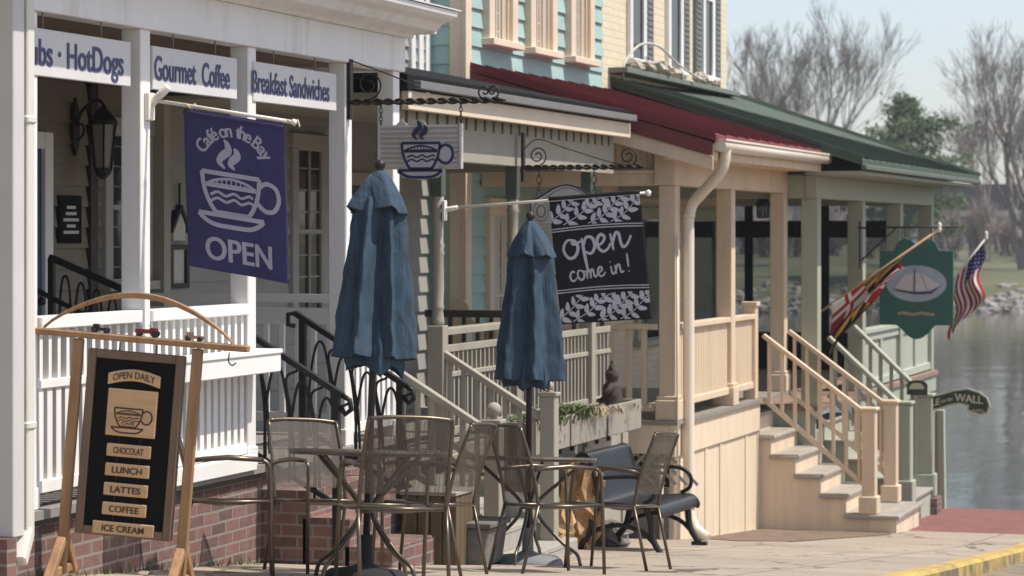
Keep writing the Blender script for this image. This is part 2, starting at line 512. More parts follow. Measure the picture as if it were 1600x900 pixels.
def cup(mb, mapf, cx, cy, S, w, steam=True, inner=True):
    """line drawing of a steaming cup on its saucer, bridge and waves inside; S = cup width"""
    def mp(p): return (cx + p[0] * S, cy + p[1] * S)
    def st(pts, ww=w, sm=True, cl=False):
        q = [mp(p) for p in pts]
        q = [(v.x, v.y) for v in smooth(q, 6, cl)] if sm else q
        if cl: q.append(q[0])
        ribbon(mb, q, ww, mapf)
    st([(-.5, .33), (.5, .33)], sm=False)
    st([(-.5, .33), (-.46, .05), (-.37, -.17), (-.28, -.3)])
    st([(.5, .33), (.46, .05), (.37, -.17), (.28, -.3)])
    st([(-.29, -.3), (.29, -.3)], sm=False)
    st([(.49, .2), (.62, .28), (.78, .22), (.83, .03), (.74, -.14), (.58, -.16), (.43, -.04)])
    st([(-.58, -.34), (.55, -.34)], sm=False)
    st([(-.58, -.34), (-.48, -.43), (-.3, -.5), (0, -.51), (.28, -.5), (.45, -.43), (.55, -.34)])
    if inner:
        st([(-.43, .14), (-.25, .22), (0, .26), (.25, .22), (.43, .14)], w * .6)
        st([(-.43, .12), (.43, .12)], w * .7, False)
        st([(-.4, .16), (.4, .16)], w * .35, False)
        for i in range(9):
            x = -.32 + .08 * i
            st([(x, .12), (x, .12 + .13 * (1 - (x / .45) ** 2))], w * .3, False)
        for yy in (.0, -.1):
            st([(-.36, yy - .03), (-.24, yy + .03), (-.1, yy - .02), (.04, yy + .035), (.16, yy - .02), (.3, yy + .03), (.37, yy)], w * .6)
    if steam:
        def taper(t): return w * (.35 + 1.5 * math.sin(PI * min(1, t * .98 + .02)))
        for dx, sc in ((-.1, 1.0), (.07, .75)):
            q = [mp((dx + a * sc, .42 + b * sc)) for a, b in ((.0, 0), (-.09, .1), (-.03, .2), (.07, .29), (.05, .4), (.0, .46))]
            ribbon(mb, [(v.x, v.y) for v in smooth(q, 6)], taper, mapf)
def leaf_poly(cx, cy, ang, L, W):
    out = []
    for k in range(12):
        t = 2 * PI * k / 12
        x = L / 2 * math.cos(t); y = W / 2 * math.sin(t) * (1 - .35 * math.cos(t))
        out.append((cx + x * math.cos(ang) - y * math.sin(ang), cy + x * math.sin(ang) + y * math.cos(ang)))
    return out

# ================================================================== THE SETTING
def sheet(name, xs, ys, zf, mat, kind='structure'):
    mb = MB()
    vs = [(x, y, zf(x, y)) for y in ys for x in xs]
    n = len(xs)
    fs = [(j * n + i, j * n + i + 1, (j + 1) * n + i + 1, (j + 1) * n + i) for j in range(len(ys) - 1) for i in range(n - 1)]
    mb.add(vs, fs, True)
    o = mb.build(name, mat)
    o['kind'] = kind
    return o
def fr(a, b, n): return [a + (b - a) * i / n for i in range(n + 1)]

# concrete pavement with joints, cracks and stains
def concrete_mat():
    m, nt, b = _new('pavement_concrete')
    N, L = nt.nodes, nt.links
    geo = N.new('ShaderNodeNewGeometry')
    nz = N.new('ShaderNodeTexNoise'); nz.inputs['Scale'].default_value = 1.1; nz.inputs['Detail'].default_value = 9; nz.inputs['Roughness'].default_value = .68
    L.new(geo.outputs['Position'], nz.inputs['Vector'])
    cr = N.new('ShaderNodeValToRGB')
    cr.color_ramp.elements[0].position = .32; cr.color_ramp.elements[1].position = .68
    cr.color_ramp.elements[0].color = (.265, .215, .165, 1); cr.color_ramp.elements[1].color = (.40, .335, .26, 1)
    L.new(nz.outputs['Fac'], cr.inputs[0])
    n2 = N.new('ShaderNodeTexNoise'); n2.inputs['Scale'].default_value = 60; n2.inputs['Detail'].default_value = 5
    L.new(geo.outputs['Position'], n2.inputs['Vector'])
    m1 = N.new('ShaderNodeMix'); m1.data_type = 'RGBA'; m1.blend_type = 'OVERLAY'; m1.inputs[0].default_value = .5
    L.new(cr.outputs[0], m1.inputs[6]); L.new(n2.outputs['Fac'], m1.inputs[7])
    sp = N.new('ShaderNodeSeparateXYZ'); L.new(geo.outputs['Position'], sp.inputs[0])
    def joint(sock, period, off):
        a = N.new('ShaderNodeMath'); a.operation = 'ADD'; a.inputs[1].default_value = off; L.new(sock, a.inputs[0])
        w = N.new('ShaderNodeMath'); w.operation = 'PINGPONG'; w.inputs[1].default_value = period / 2; L.new(a.outputs[0], w.inputs[0])
        g = N.new('ShaderNodeMath'); g.operation = 'LESS_THAN'; g.inputs[1].default_value = .014; L.new(w.outputs[0], g.inputs[0])
        return g.outputs[0]
    j1 = joint(sp.outputs[1], 1.52, .3); j2 = joint(sp.outputs[0], 1.6, .75)
    mxx = N.new('ShaderNodeMath'); mxx.operation = 'MAXIMUM'; L.new(j1, mxx.inputs[0]); L.new(j2, mxx.inputs[1])
    m2 = N.new('ShaderNodeMix'); m2.data_type = 'RGBA'
    L.new(mxx.outputs[0], m2.inputs[0]); L.new(m1.outputs[2], m2.inputs[6]); m2.inputs[7].default_value = (.17, .13, .1, 1)
    # hairline cracks and old stains
    nw = N.new('ShaderNodeTexNoise'); nw.inputs['Scale'].default_value = 2.2; nw.inputs['Detail'].default_value = 5; L.new(geo.outputs['Position'], nw.inputs['Vector'])
    wv = N.new('ShaderNodeVectorMath'); wv.operation = 'MULTIPLY_ADD'; L.new(nw.outputs['Color'], wv.inputs[0]); wv.inputs[1].default_value = (.9, .9, 0); L.new(geo.outputs['Position'], wv.inputs[2])
    vo = N.new('ShaderNodeTexVoronoi'); vo.feature = 'DISTANCE_TO_EDGE'; vo.inputs['Scale'].default_value = .42; L.new(wv.outputs[0], vo.inputs['Vector'])
    lt = N.new('ShaderNodeMath'); lt.operation = 'LESS_THAN'; lt.inputs[1].default_value = .009; L.new(vo.outputs['Distance'], lt.inputs[0])
    vs_ = N.new('ShaderNodeTexVoronoi'); vs_.inputs['Scale'].default_value = 3.1; L.new(wv.outputs[0], vs_.inputs['Vector'])
    l2 = N.new('ShaderNodeMath'); l2.operation = 'LESS_THAN'; l2.inputs[1].default_value = .075; L.new(vs_.outputs['Distance'], l2.inputs[0])
    n3 = N.new('ShaderNodeTexNoise'); n3.inputs['Scale'].default_value = .55; n3.inputs['Detail'].default_value = 7; n3.inputs['Roughness'].default_value = .7; L.new(geo.outputs['Position'], n3.inputs['Vector'])
    r3 = N.new('ShaderNodeValToRGB'); r3.color_ramp.elements[0].position = .5; r3.color_ramp.elements[1].position = .72; r3.color_ramp.elements[1].color = (.6, .6, .6, 1); L.new(n3.outputs['Fac'], r3.inputs[0])
    prev = m2.outputs[2]
    for fac, colr in ((r3.outputs[0], (.17, .135, .105, 1)), (l2.outputs[0], (.14, .12, .10, 1)), (lt.outputs[0], (.10, .08, .065, 1))):
        mm = N.new('ShaderNodeMix'); mm.data_type = 'RGBA'
        L.new(fac, mm.inputs[0]); L.new(prev, mm.inputs[6]); mm.inputs[7].default_value = colr
        prev = mm.outputs[2]
    L.new(prev, b.inputs['Base Color'])
    b.inputs['Roughness'].default_value = .88
    bp = N.new('ShaderNodeBump'); bp.inputs['Strength'].default_value = .35; bp.inputs['Distance'].default_value = .004
    L.new(n2.outputs['Fac'], bp.inputs['Height']); L.new(bp.outputs[0], b.inputs['Normal'])
    return m
concrete = concrete_mat()
asphalt = M('worn_asphalt', (.17, .145, .125), .9, .2, 2, .5, bscale=160)
groundm = M('bare_ground', (.20, .16, .115), .95, .3, 3, .4)
quaybrick = brick_mat('red_paving_brick', (.22, .075, .06), (.16, .055, .048), (.14, .08, .068), bw=.2, rh=.1, ms=.007, flat=True, stain=(.25, .115, .095), bump=.35)
ys_near = fr(-30, 10, 20) + fr(10.4, 34.4, 60)
sheet('ground', fr(-70, 60, 26), ys_near, lambda x, y: gz(y) - .3 if x > -3.7 else gz(y) - .02, groundm)
def kx(y): return -3.2 - .034 * (y - 19) + (0.012 * (y - 27) ** 2 if y > 27 else 0)
def side_sheet(name, y0, y1, n, xw, xk, dz, mat):
    mb = MB(); ys = fr(y0, y1, n); vs = []; NX = 14
    for y in ys:
        for i in range(NX + 1):
            vs.append((xw + (xk(y) - xw) * i / NX, y, gz(y) + dz))
    mb.add(vs, [(j * (NX + 1) + i, j * (NX + 1) + i + 1, (j + 1) * (NX + 1) + i + 1, (j + 1) * (NX + 1) + i) for j in range(n) for i in range(NX)], True)
    o = mb.build(name, mat); o['kind'] = 'structure'
    return o
side_sheet('pavement', -20, 30.2, 100, -9.4, lambda y: kx(y) + .01, 0, concrete)
side_sheet('quay_paving', 30.2, 34.4, 12, -10, lambda y: 40.0, .002, quaybrick)
road = MB(); ys = fr(-20, 30.2, 80); vs = []
for y in ys:
    for i in range(9):
        vs.append((kx(y) + .1 + (34 - kx(y)) * i / 8, y, gz(y) - .14))
road.add(vs, [(j * 9 + i, j * 9 + i + 1, (j + 1) * 9 + i + 1, (j + 1) * 9 + i) for j in range(80) for i in range(8)], True)
road.build('road', asphalt)['kind'] = 'structure'
bed = MB(); rgb = random.Random(6)
ring = [(-6.5, 26.3), (-6.0, 26.0), (-5.55, 26.6), (-5.4, 27.3), (-5.2, 28.2), (-5.0, 29.0), (-5.1, 29.42), (-6.5, 29.42)]
bed.v = [Vector((x, y, gz(y) + .006)) for x, y in ring]; bed.f = [list(range(len(ring)))]; bed.sm = [False]; bed.mi = [0]
bed.build('dirt_bed', M('bare_brown_dirt', (.16, .115, .08), .95, .35, 7, .5))['kind'] = 'structure'
# yellow kerb
def kerb_mat():
    m = M('worn_yellow_kerb_paint', (.42, .30, .085), .8, .22, 2.5, .35)
    nt = m.node_tree; N, L = nt.nodes, nt.links
    b = N['Principled BSDF']
    src = [l.from_socket for l in L if l.to_socket == b.inputs['Base Color']][0]
    geo = N.new('ShaderNodeNewGeometry')
    nz = N.new('ShaderNodeTexNoise'); nz.inputs['Scale'].default_value = 2.3; nz.inputs['Detail'].default_value = 10; nz.inputs['Roughness'].default_value = .82
    L.new(geo.outputs['Position'], nz.inputs['Vector'])
    sn = N.new('ShaderNodeSeparateXYZ'); L.new(geo.outputs['True Normal'], sn.inputs[0])
    # scuffed side where tyres rub, cleaner top
    ma = N.new('ShaderNodeMath'); ma.operation = 'MULTIPLY_ADD'; ma.inputs[1].default_value = -.14; L.new(sn.outputs[2], ma.inputs[0]); L.new(nz.outputs['Fac'], ma.inputs[2])
    rr = N.new('ShaderNodeValToRGB'); rr.color_ramp.elements[0].position = .42; rr.color_ramp.elements[1].position = .56
    L.new(ma.outputs[0], rr.inputs[0])
    mx = N.new('ShaderNodeMix'); mx.data_type = 'RGBA'; L.new(rr.outputs[0], mx.inputs[0]); L.new(src, mx.inputs[6]); mx.inputs[7].default_value = (.12, .10, .075, 1)
    L.new(mx.outputs[2], b.inputs['Base Color'])
    return m
kb = MB(); ys = fr(-20, 30.2, 120)
prof = [(0, .006), (.13, .006), (.16, -.02), (.17, -.15)]
vs = []
for y in ys:
    for a, z in prof:
        vs.append((kx(y) + a, y, gz(y) + z))
kb.add(vs, [(j * 4 + i, j * 4 + i + 1, (j + 1) * 4 + i + 1, (j + 1) * 4 + i) for j in range(120) for i in range(3)])
kb.build('kerb', kerb_mat())['kind'] = 'structure'
# quay wall and water
qw = MB(); qw.box(-60, 60, 34.1, 34.42, -4, gz(34.4) - .01)
qw.build('quay_wall', M('quay_wall_concrete', (.25, .22, .18), .9, .2, 3, .3))['kind'] = 'structure'
def water_mat():
    m, nt, b = _new('harbour_water')
    N, L = nt.nodes, nt.links
    b.inputs['Base Color'].default_value = (.045, .045, .032, 1)
    b.inputs['Roughness'].default_value = .09
    b.inputs['IOR'].default_value = 1.33
    geo = N.new('ShaderNodeNewGeometry')
    mp = N.new('ShaderNodeMapping'); mp.inputs['Scale'].default_value = (1, .45, 1); L.new(geo.outputs['Position'], mp.inputs[0])
    nz = N.new('ShaderNodeTexNoise'); nz.inputs['Scale'].default_value = .8; nz.inputs['Detail'].default_value = 4; L.new(mp.outputs[0], nz.inputs['Vector'])
    bp = N.new('ShaderNodeBump'); bp.inputs['Strength'].default_value = .22; bp.inputs['Distance'].default_value = .12
    L.new(nz.outputs['Fac'], bp.inputs['Height']); L.new(bp.outputs[0], b.inputs['Normal'])
    return m
WZ = -2.2
sheet('water', fr(-500, 500, 20), fr(34.4, 420, 20), lambda x, y: WZ, water_mat())
# far shore: bank, lawn, rising land
far_grass = M('far_lawn', (.095, .10, .05), .95, .35, .15, .2, bscale=2)
ca, sa = math.cos(YAW), math.sin(YAW)
def S(l, t): return Vector((FW.x * t + RT.x * l, FW.y * t + RT.y * l, 0))        # lateral, distance
fb = MB(); vs = []; LS = fr(-260, 320, 40)
TS = [(138, -3.2), (141, WZ - .3), (146, -.9), (150, -.55), (170, .1), (200, .9), (260, 2.0), (420, 3.0), (500, 3.2)]
for t, z in TS:
    for l in LS:
        p = S(l * (1 + (t - 140) / 500), t + 3 * math.sin(l * .05)); p.z = z + .25 * math.sin(l * .11 + t) * (t > 147)
        vs.append(p)
n = len(LS)
fb.add(vs, [(j * n + i, j * n + i + 1, (j + 1) * n + i + 1, (j + 1) * n + i) for j in range(len(TS) - 1) for i in range(n - 1)], True)
fb.build('far_bank', far_grass)['kind'] = 'structure'

def rock_mesh(mb, c, r, rng, sq=(1, 1, .7), nu=7, nv=5):
    ph = [rng.uniform(.72, 1.22) for _ in range(nu * (nv + 1))]
    vs = []
    for j in range(nv + 1):
        th = PI * j / nv
        for i in range(nu):
            a = 2 * PI * i / nu + .3 * j
            k = ph[j * nu + i] if 0 < j < nv else 1
            vs.append((c[0] + r * k * sq[0] * math.sin(th) * math.cos(a), c[1] + r * k * sq[1] * math.sin(th) * math.sin(a), c[2] + r * k * sq[2] * math.cos(th)))
    mb.add(vs, [(j * nu + i, (j + 1) * nu + i, (j + 1) * nu + (i + 1) % nu, j * nu + (i + 1) % nu) for j in range(nv) for i in range(nu)])
rng = random.Random(3)
rp = MB()
for i in range(1100):
    l = rng.uniform(-30, 60); k = rng.random(); t = 141.2 + k * 5.5 + 3 * math.sin(l * .05)
    p = S(l, t); p.z = WZ - .1 + k * 1.35
    rock_mesh(rp, p, rng.uniform(.22, .62), rng, nu=6, nv=4)
rip = rp.build('riprap', M('pale_riprap_rock', (.24, .22, .20), .9, .5, .8, .3))
tag(rip, 'pale grey riprap rocks lining the far shore', 'rocks', kind='stuff')

# ------------------------------------------------------------------ bare trees and the pine across the water
def bare_tree(h, seed, spread=1.0, depth=6, trunks=1):
    rg = random.Random(seed)
    tr, cr = MB(), MB()
    def grow(p, d, L, r, k):
        n = 3 if k < 3 else 2
        pts = [p]; q = p.copy(); dd = d.copy()
        for i in range(n):
            dd = (dd + Vector((rg.uniform(-1, 1), rg.uniform(-1, 1), rg.uniform(-.3, .8))) * .13).normalized()
            q = q + dd * L / n
            pts.append(q.copy())
        e = r * .62
        rs = [r + (e - r) * i / n for i in range(n + 1)]
        (tr if k == 0 else cr).tube(pts, rs, 7 if k == 0 else (5 if k < 3 else 3), cap=False)
        if k >= depth: return
        nb = rg.choice((3, 4, 4)) if k < 3 else rg.choice((2, 3, 3))
        for b in range(nb):
            fq = rg.uniform(.45, 1.0) if b else 1.0
            bp = pts[0].lerp(pts[-1], fq) if fq < 1 else pts[-1]
            if fq < 1:
                idx = min(n - 1, int(fq * n)); bp = pts[idx].lerp(pts[idx + 1], fq * n - idx)
            ang = rg.uniform(0, 2 * PI)
            sd = dd.orthogonal().normalized(); sd.rotate(Matrix.Rotation(ang, 3, dd))
            nd = (dd * (1.0 if b else 1.5) + sd * rg.uniform(.35, .8) * spread + Vector((0, 0, .22))).normalized()
            grow(bp, nd, L * rg.uniform(.6, .84), max(.011, e * (rg.uniform(.5, .75) if b else .9)), k + 1)
    for i in range(trunks):
        d = Vector((rg.uniform(-.12, .12) + (.25 * math.cos(i * 2.4) if trunks > 1 else 0), rg.uniform(-.1, .1) + (.25 * math.sin(i * 2.4) if trunks > 1 else 0), 1)).normalized()
        grow(Vector((0, 0, 0)), d, h * .27, h * .022, 0)
    return tr, cr
def bank_z(t):
    for (a, b), (c, d) in zip(TS, TS[1:]):
        if t <= c: return b + (d - b) * (t - a) / (c - a)
    return TS[-1][1]
trees = [(1218, 165, 17.5, 11, .72, 2, 'tall bare grey tree above the green roof, left of the dark pine', bark),
         (1165, 185, 13.0, 23, .8, 1, 'bare tree showing just beside the cream brick corner', bark),
         (1600, 165, 17.0, 31, .85, 2, 'big bare brown tree at the right edge above the water', bark),
         (1560, 195, 12.5, 45, .8, 1, 'smaller bare tree behind the big one at the right edge', barkl),
         (1300, 205, 8.5, 52, 1.1, 1, 'low bare tree between the tall bare tree and the pine', barkl)]
for px, t, h, sd, spd, tk, lab, mt in trees:
    tr, cr = bare_tree(h, sd, spd, 7 if h > 14 else 6, tk)
    p = S((px - 800) / FPX * t, t); p.z = bank_z(t) - .1
    th = thing('bare_tree', lab, 'tree', (0, 0, 0), 'trees on the far shore')
    tr.build('trunk', mt, th); cr.build('crown', mt, th)
    th.location = p
def pine(px, t, h):
    rg = random.Random(15)
    p = S((px - 800) / FPX * t, t); p.z = bank_z(t) - .1
    th = thing('pine_tree', 'dark green pine with a ragged crown on the far shore', 'tree', (0, 0, 0), 'trees on the far shore')
    tb = MB(); tb.tube([(0, 0, 0), (.1, 0, h * .5), (0, .1, h * .98)], [.28, .2, .03], 7)
    fo = MB()
    for i in range(100):
        z = h * (.22 + .76 * (i / 100) ** .9)
        a = rg.uniform(0, 2 * PI)
        k_ = z / h; L = (1.0 if k_ > .86 else 3.3 if k_ > .62 else 4.8) * (1 - .25 * k_) * (.85 + .35 * math.sin(3 * a + 9 * k_)) * rg.uniform(.6, 1.15)
        b = Vector((math.cos(a), math.sin(a), rg.uniform(-.05, .35)))
        e = Vector((0, 0, z)) + b * L
        tb.tube([(0, 0, z), e], [.05, .012], 4, cap=False)
        for k in range(int(34 + L * 32)):
            u = rg.uniform(.3, 1.08)
            c = Vector((0, 0, z)) + b * L * u + Vector((rg.gauss(0, .26), rg.gauss(0, .26), rg.gauss(.04, .17)))
            d = Vector((rg.uniform(-1, 1), rg.uniform(-1, 1), rg.uniform(-.5, 1))).normalized() * rg.uniform(.2, .42)
            s_ = d.orthogonal().normalized() * rg.uniform(.05, .1)
            fo.add([c - d * .5 - s_, c - d * .5 + s_, c + d * .6], [(0, 1, 2)])
    tb.build('trunk', bark, th); fo.build('crown', pinegreen, th)
    th.location = p
pine(1412, 150, 10.4)
# brush along the far bank
bm_ = MB(); rg = random.Random(9)
for i in range(210):
    l = rg.uniform(8, 62); t = rg.uniform(178, 235); h = rg.uniform(1.8, 4.4)
    p = S(l * t / 180, t); p.z = bank_z(t) - .1
    for k in range(26):
        a = rg.uniform(0, 2 * PI); sp_ = rg.uniform(.05, .5)
        q = p + Vector((math.cos(a) * sp_ * h * .5, math.sin(a) * sp_ * h * .5, h * rg.uniform(.4, .75)))
        bm_.tube([p + Vector((rg.uniform(-.5, .5), rg.uniform(-.5, .5), 0)), q], [.05, .03], 3, cap=False)
        for s_ in range(4):
            e = q + Vector((rg.gauss(0, .45), rg.gauss(0, .45), rg.uniform(.1, .32) * h))
            bm_.tube([p.lerp(q, rg.uniform(.4, 1)), e], [.03, .012], 3, cap=False)
tag(bm_.build('brush', barkl), 'leafless brown brush along the far shore', 'brush', kind='stuff')
def far_house(px, py, t, w, d, h, rh, label):
    p = S((px - 800) / FPX * t, t); z0 = bank_z(t) - .3
    th = thing('house', label, 'house', (p.x, p.y, z0), 'houses on the far shore')
    mb = MB(); x, y = p.x, p.y
    mb.box(x - w / 2, x + w / 2, y - d / 2, y + d / 2, z0, z0 + h)
    mb.prism([(-d / 2, 0), (d / 2, 0), (0, rh)], (x - w / 2, y, z0 + h), (0, 1, 0), (0, 0, 1), (w, 0, 0))
    mb.build('wall', white2, th)
    rf = MB()
    for s_ in (-1, 1):
        rf.bar((x, y + s_ * (d / 2 + .3), z0 + h - .1), (x, y, z0 + h + rh + .08), w + .6, .12, side=Vector((1, 0, 0)))
    rf.build('roof', blackroof, th)
    for i in range(3):
        wn_ = MB(); xx = x - w / 2 + w * (i + .5) / 3; wn_.box(xx - .45, xx + .45, y - d / 2 - .05, y - d / 2 + .05, z0 + 1.1, z0 + 2.5)
        wn_.build('window', glass, th)
far_house(1522, 310, 215, 9, 8, 3.2, 1.8, 'white house with a dark roof among the far trees')
far_house(1180, 340, 205, 8, 7, 2.8, 1.6, 'small white house glimpsed between the porch posts')

# ================================================================== CAFE BUILDING
def clap(mb, X, y0, y1, z0, z1, h):
    z = z0
    while z < z1 - .01:
        zt = min(z + h, z1)
        a = [(X + .032, y0, z), (X + .032, y1, z), (X + .006, y1, zt), (X + .006, y0, zt)]
        mb.add(a, [(0, 1, 2, 3)])
        mb.add([(X - .01, y0, z), (X - .01, y1, z), (X + .032, y1, z), (X + .032, y0, z)], [(0, 1, 2, 3)])
        z = zt
def clapY(mb, Y, x0, x1, z0, z1, h):
    z = z0
    while z < z1 - .01:
        zt = min(z + h, z1)
        mb.add([(x0, Y - .024, z), (x1, Y - .024, z), (x1, Y - .006, zt), (x0, Y - .006, zt)], [(0, 1, 2, 3)])
        mb.add([(x0, Y + .01, z), (x1, Y + .01, z), (x1, Y - .024, z), (x0, Y - .024, z)], [(3, 2, 1, 0)])
        z = zt
def window(par, X, y0, y1, z0, z1, cas=.1, mc=None, rows=2, cols=1, proud=.08, sill=True, inside=None, name='window', head=.03):
    f = MB()
    f.box(X, X + proud, y0, y0 + cas, z0, z1); f.box(X, X + proud, y1 - cas, y1, z0, z1)
    f.box(X, X + proud + .01, y0 - .02, y1 + .02, z1, z1 + cas + head)
    fo = f.build(name, mc, par, bev=.006)
    p = MB(); p.quad((X + .03, y0 + cas, z0), (X + .03, y1 - cas, z0), (X + .03, y1 - cas, z1), (X + .03, y0 + cas, z1)); p.build('pane', glass, fo)
    s_ = MB(); a, b = y0 + cas, y1 - cas; w = .035
    s_.box(X + .032, X + .055, a, a + w, z0, z1); s_.box(X + .032, X + .055, b - w, b, z0, z1)
    for i in range(rows + 1):
        zz = z0 + (z1 - z0) * i / rows
        s_.box(X + .033, X + .058, a + w, b - w, max(z0, zz - w / 2), min(z1, zz + w / 2))
    for i in range(1, cols):
        yy = a + (b - a) * i / cols
        s_.box(X + .034, X + .052, yy - .012, yy + .012, z0 + .02, z1 - .02)
    s_.build('frame', mc, fo)
    if sill:
        q = MB(); q.box(X, X + proud + .06, y0 - .04, y1 + .04, z0 - .07, z0); q.build('sill', mc, fo, bev=.006)
    if inside:
        c = MB(); c.box(X + .0305, X + .0315, a + .02, a + (b - a) * .47, z0, z1); c.box(X + .0305, X + .0315, a + (b - a) * .53, b - .02, z0, z1); c.build('curtain', inside, fo)
    return fo
cafe = thing('cafe_building', 'white cafe building with an open porch on a brick base', 'building', (-7.9, 15.4, gz(15.4)))
XF = -6.8
FLOOR = .53
HX = -8.97                                    # house wall behind the porch
w = MB(); clap(w, HX, 8, 18.5, .1, 3.1, .15); w.box(HX - .3, HX - .011, 8, 18.5, -1.4, 3.2); w.build('wall', shaded_cream_wall, cafe)
w = MB(); clap(w, HX, 18.5, 25.17, .1, 3.1, .19); w.box(HX - .3, HX - .012, 18.5, 25.17, -1.4, 3.2); w.build('wall', greysiding, cafe)
w = MB(); clap(w, HX, 8, 25.17, 3.3, 8.5, .13); w.box(HX - .3, HX - .011, 8, 25.17, 3.2, 8.6); w.build('upper_wall', greysiding, cafe)
w = MB(); w.box(HX - .012, HX + .04, 25.02, 25.165, 3.2, 8.5); w.box(HX, HX + .06, 24.55, 24.66, 3.5, 8.2); w.box(HX, HX + .05, 24.8, 24.92, 3.5, 8.2); w.build('corner_board', white, cafe, bev=.005)
# porch floor, ceiling, foundation
w = MB(); w.box(HX, XF + .04, 12.55, 18.5, FLOOR - .05, FLOOR); w.build('porch_floor', M('grey_porch_boards', (.25, .24, .22), .6, .1, 4, .1), cafe)
w = MB(); w.box(HX + .03, XF - .1, 12.55, 18.5, 3.23, 3.28); w.build('porch_ceiling', brownceil, cafe)
w = MB(); w.box(HX, XF - .01, 12.47, 18.5, -.9, FLOOR - .09); w.build('brick_foundation', cafebrick, cafe, bev=.004)
w = MB(); w.box(HX, XF + .02, 12.47, 18.52, FLOOR - .09, FLOOR - .05); w.build('gap_shade_strip', dkwood, cafe)  # dark strip standing in for the shaded gap above the brick
# fascia and cornice
w = MB(); w.box(XF - .13, XF + .02, 12.45, 18.54, 3.19, 3.44); w.box(HX + .03, XF - .13, 18.42, 18.54, 3.19, 3.44); w.build('fascia', white, cafe, bev=.006)
w = MB()
cp = [(-.15, 3.44), (.06, 3.44), (.07, 3.475), (.24, 3.485), (.29, 3.54), (.36, 3.56), (.4, 3.585), (.41, 3.625), (-.15, 3.66)]
w.prism([(a, z) for a, z in cp], (XF, 11.5, 0), (1, 0, 0), (0, 0, 1), (0, 7.1, 0)); w.build('cornice', white, cafe, bev=.004)
w = MB(); w.prism([(-.0, 3.665), (.42, 3.63), (.42, 3.64), (-2.16, 3.9), (-2.16, 3.665)], (XF, 11.5, 0), (1, 0, 0), (0, 0, 1), (0, 7.14, 0)); w.build('roof', M('pale_roof_membrane', (.6, .59, .57), .6, .06, 3, .1), cafe)
w = MB(); w.box(HX + .03, XF + .22, 18.602, 18.66, 3.47, 3.62); w.build('cornice_return', white, cafe, bev=.004)
# posts
PY = [12.82, 14.205, 15.76, 17.445, 18.405]
for y in PY:
    w = MB(); w.box(XF - .127, XF, y - .0635, y + .0635, FLOOR, 3.19)
    w.box(XF - .137, XF + .01, y - .074, y + .074, FLOOR, FLOOR + .12)
    w.build('post', white, cafe, bev=.006)
w = MB(); w.box(-9.4, -6.705, 12.44, 12.56, .43, 3.7); w.build('end_wall', M('end_wall_shaded_white', (.52, .515, .505), .55, .05, 2, .08), cafe, bev=.006)  # white paint greyed down, the wall's shade is in its colour
w = MB(); w.box(-9.4, -6.70, 12.36, 12.465, -.2, .43); w.build('end_wall_base', cafebrick, cafe)
# balustrades
def balustrade(par, y0, y1, x, ztop, zmid, zbot, mat, gap=.1, bw=.035):
    w = MB(); w.box(x - .09, x + .02, y0, y1, ztop - .07, ztop); w.build('top_rail', mat, par, bev=.006)
    w = MB(); w.box(x - .06, x - .005, y0, y1, zmid - .05, zmid); w.box(x - .06, x - .005, y0, y1, zbot, zbot + .07); w.build('lower_rail', mat, par, bev=.005)
    w = MB(); n = max(2, int((y1 - y0) / gap)); g = (y1 - y0) / n
    for i in range(n):
        yc = y0 + g * (i + .5)
        w.box(x - .05, x - .015, yc - bw / 2, yc + bw / 2, zmid, ztop - .07)
        w.box(x - .048, x - .017, yc - bw / 2 - .012, yc + bw / 2 + .012, zbot + .07, zmid - .05)
    w.build('balusters', mat, par)
for a, b in ((12.9, 14.14), (14.27, 15.69), (17.51, 18.34)):
    balustrade(cafe, a, b, XF, 1.56, 1.22, FLOOR + .08, white2)
w = MB(); w.box(XF - .02, XF + .06, 14.3, 15.7, FLOOR - .02, FLOOR + .075); w.build('lower_ledge', white2, cafe, bev=.004)
# end balustrade at the far side of the porch
w = MB(); w.box(HX + .05, XF - .13, 18.3, 18.41, 1.5, 1.56); w.box(HX + .05, XF - .13, 18.33, 18.37, 1.34, 1.46); w.box(HX + .05, XF - .13, 18.33, 18.38, .62, .69); w.build('end_rail', white2, cafe, bev=.005)
w = MB()
for i in range(16):
    x = HX + .15 + i * .125; w.box(x, x + .035, 18.335, 18.37, .69, 1.34)
w.build('end_balusters', white2, cafe)
# flower box on the rail
fbx = MB(); fbx.box(XF + .022, XF + .19, 14.35, 15.78, 1.13, 1.27); fbx.box(XF + .012, XF + .2, 14.34, 15.79, 1.245, 1.275)
tag(fbx.build('flower_box', white2, bev=.006, org=(XF + .1, 15.0, 1.2)), 'long white flower box fixed to the outside of the cafe porch railing', 'flower box')
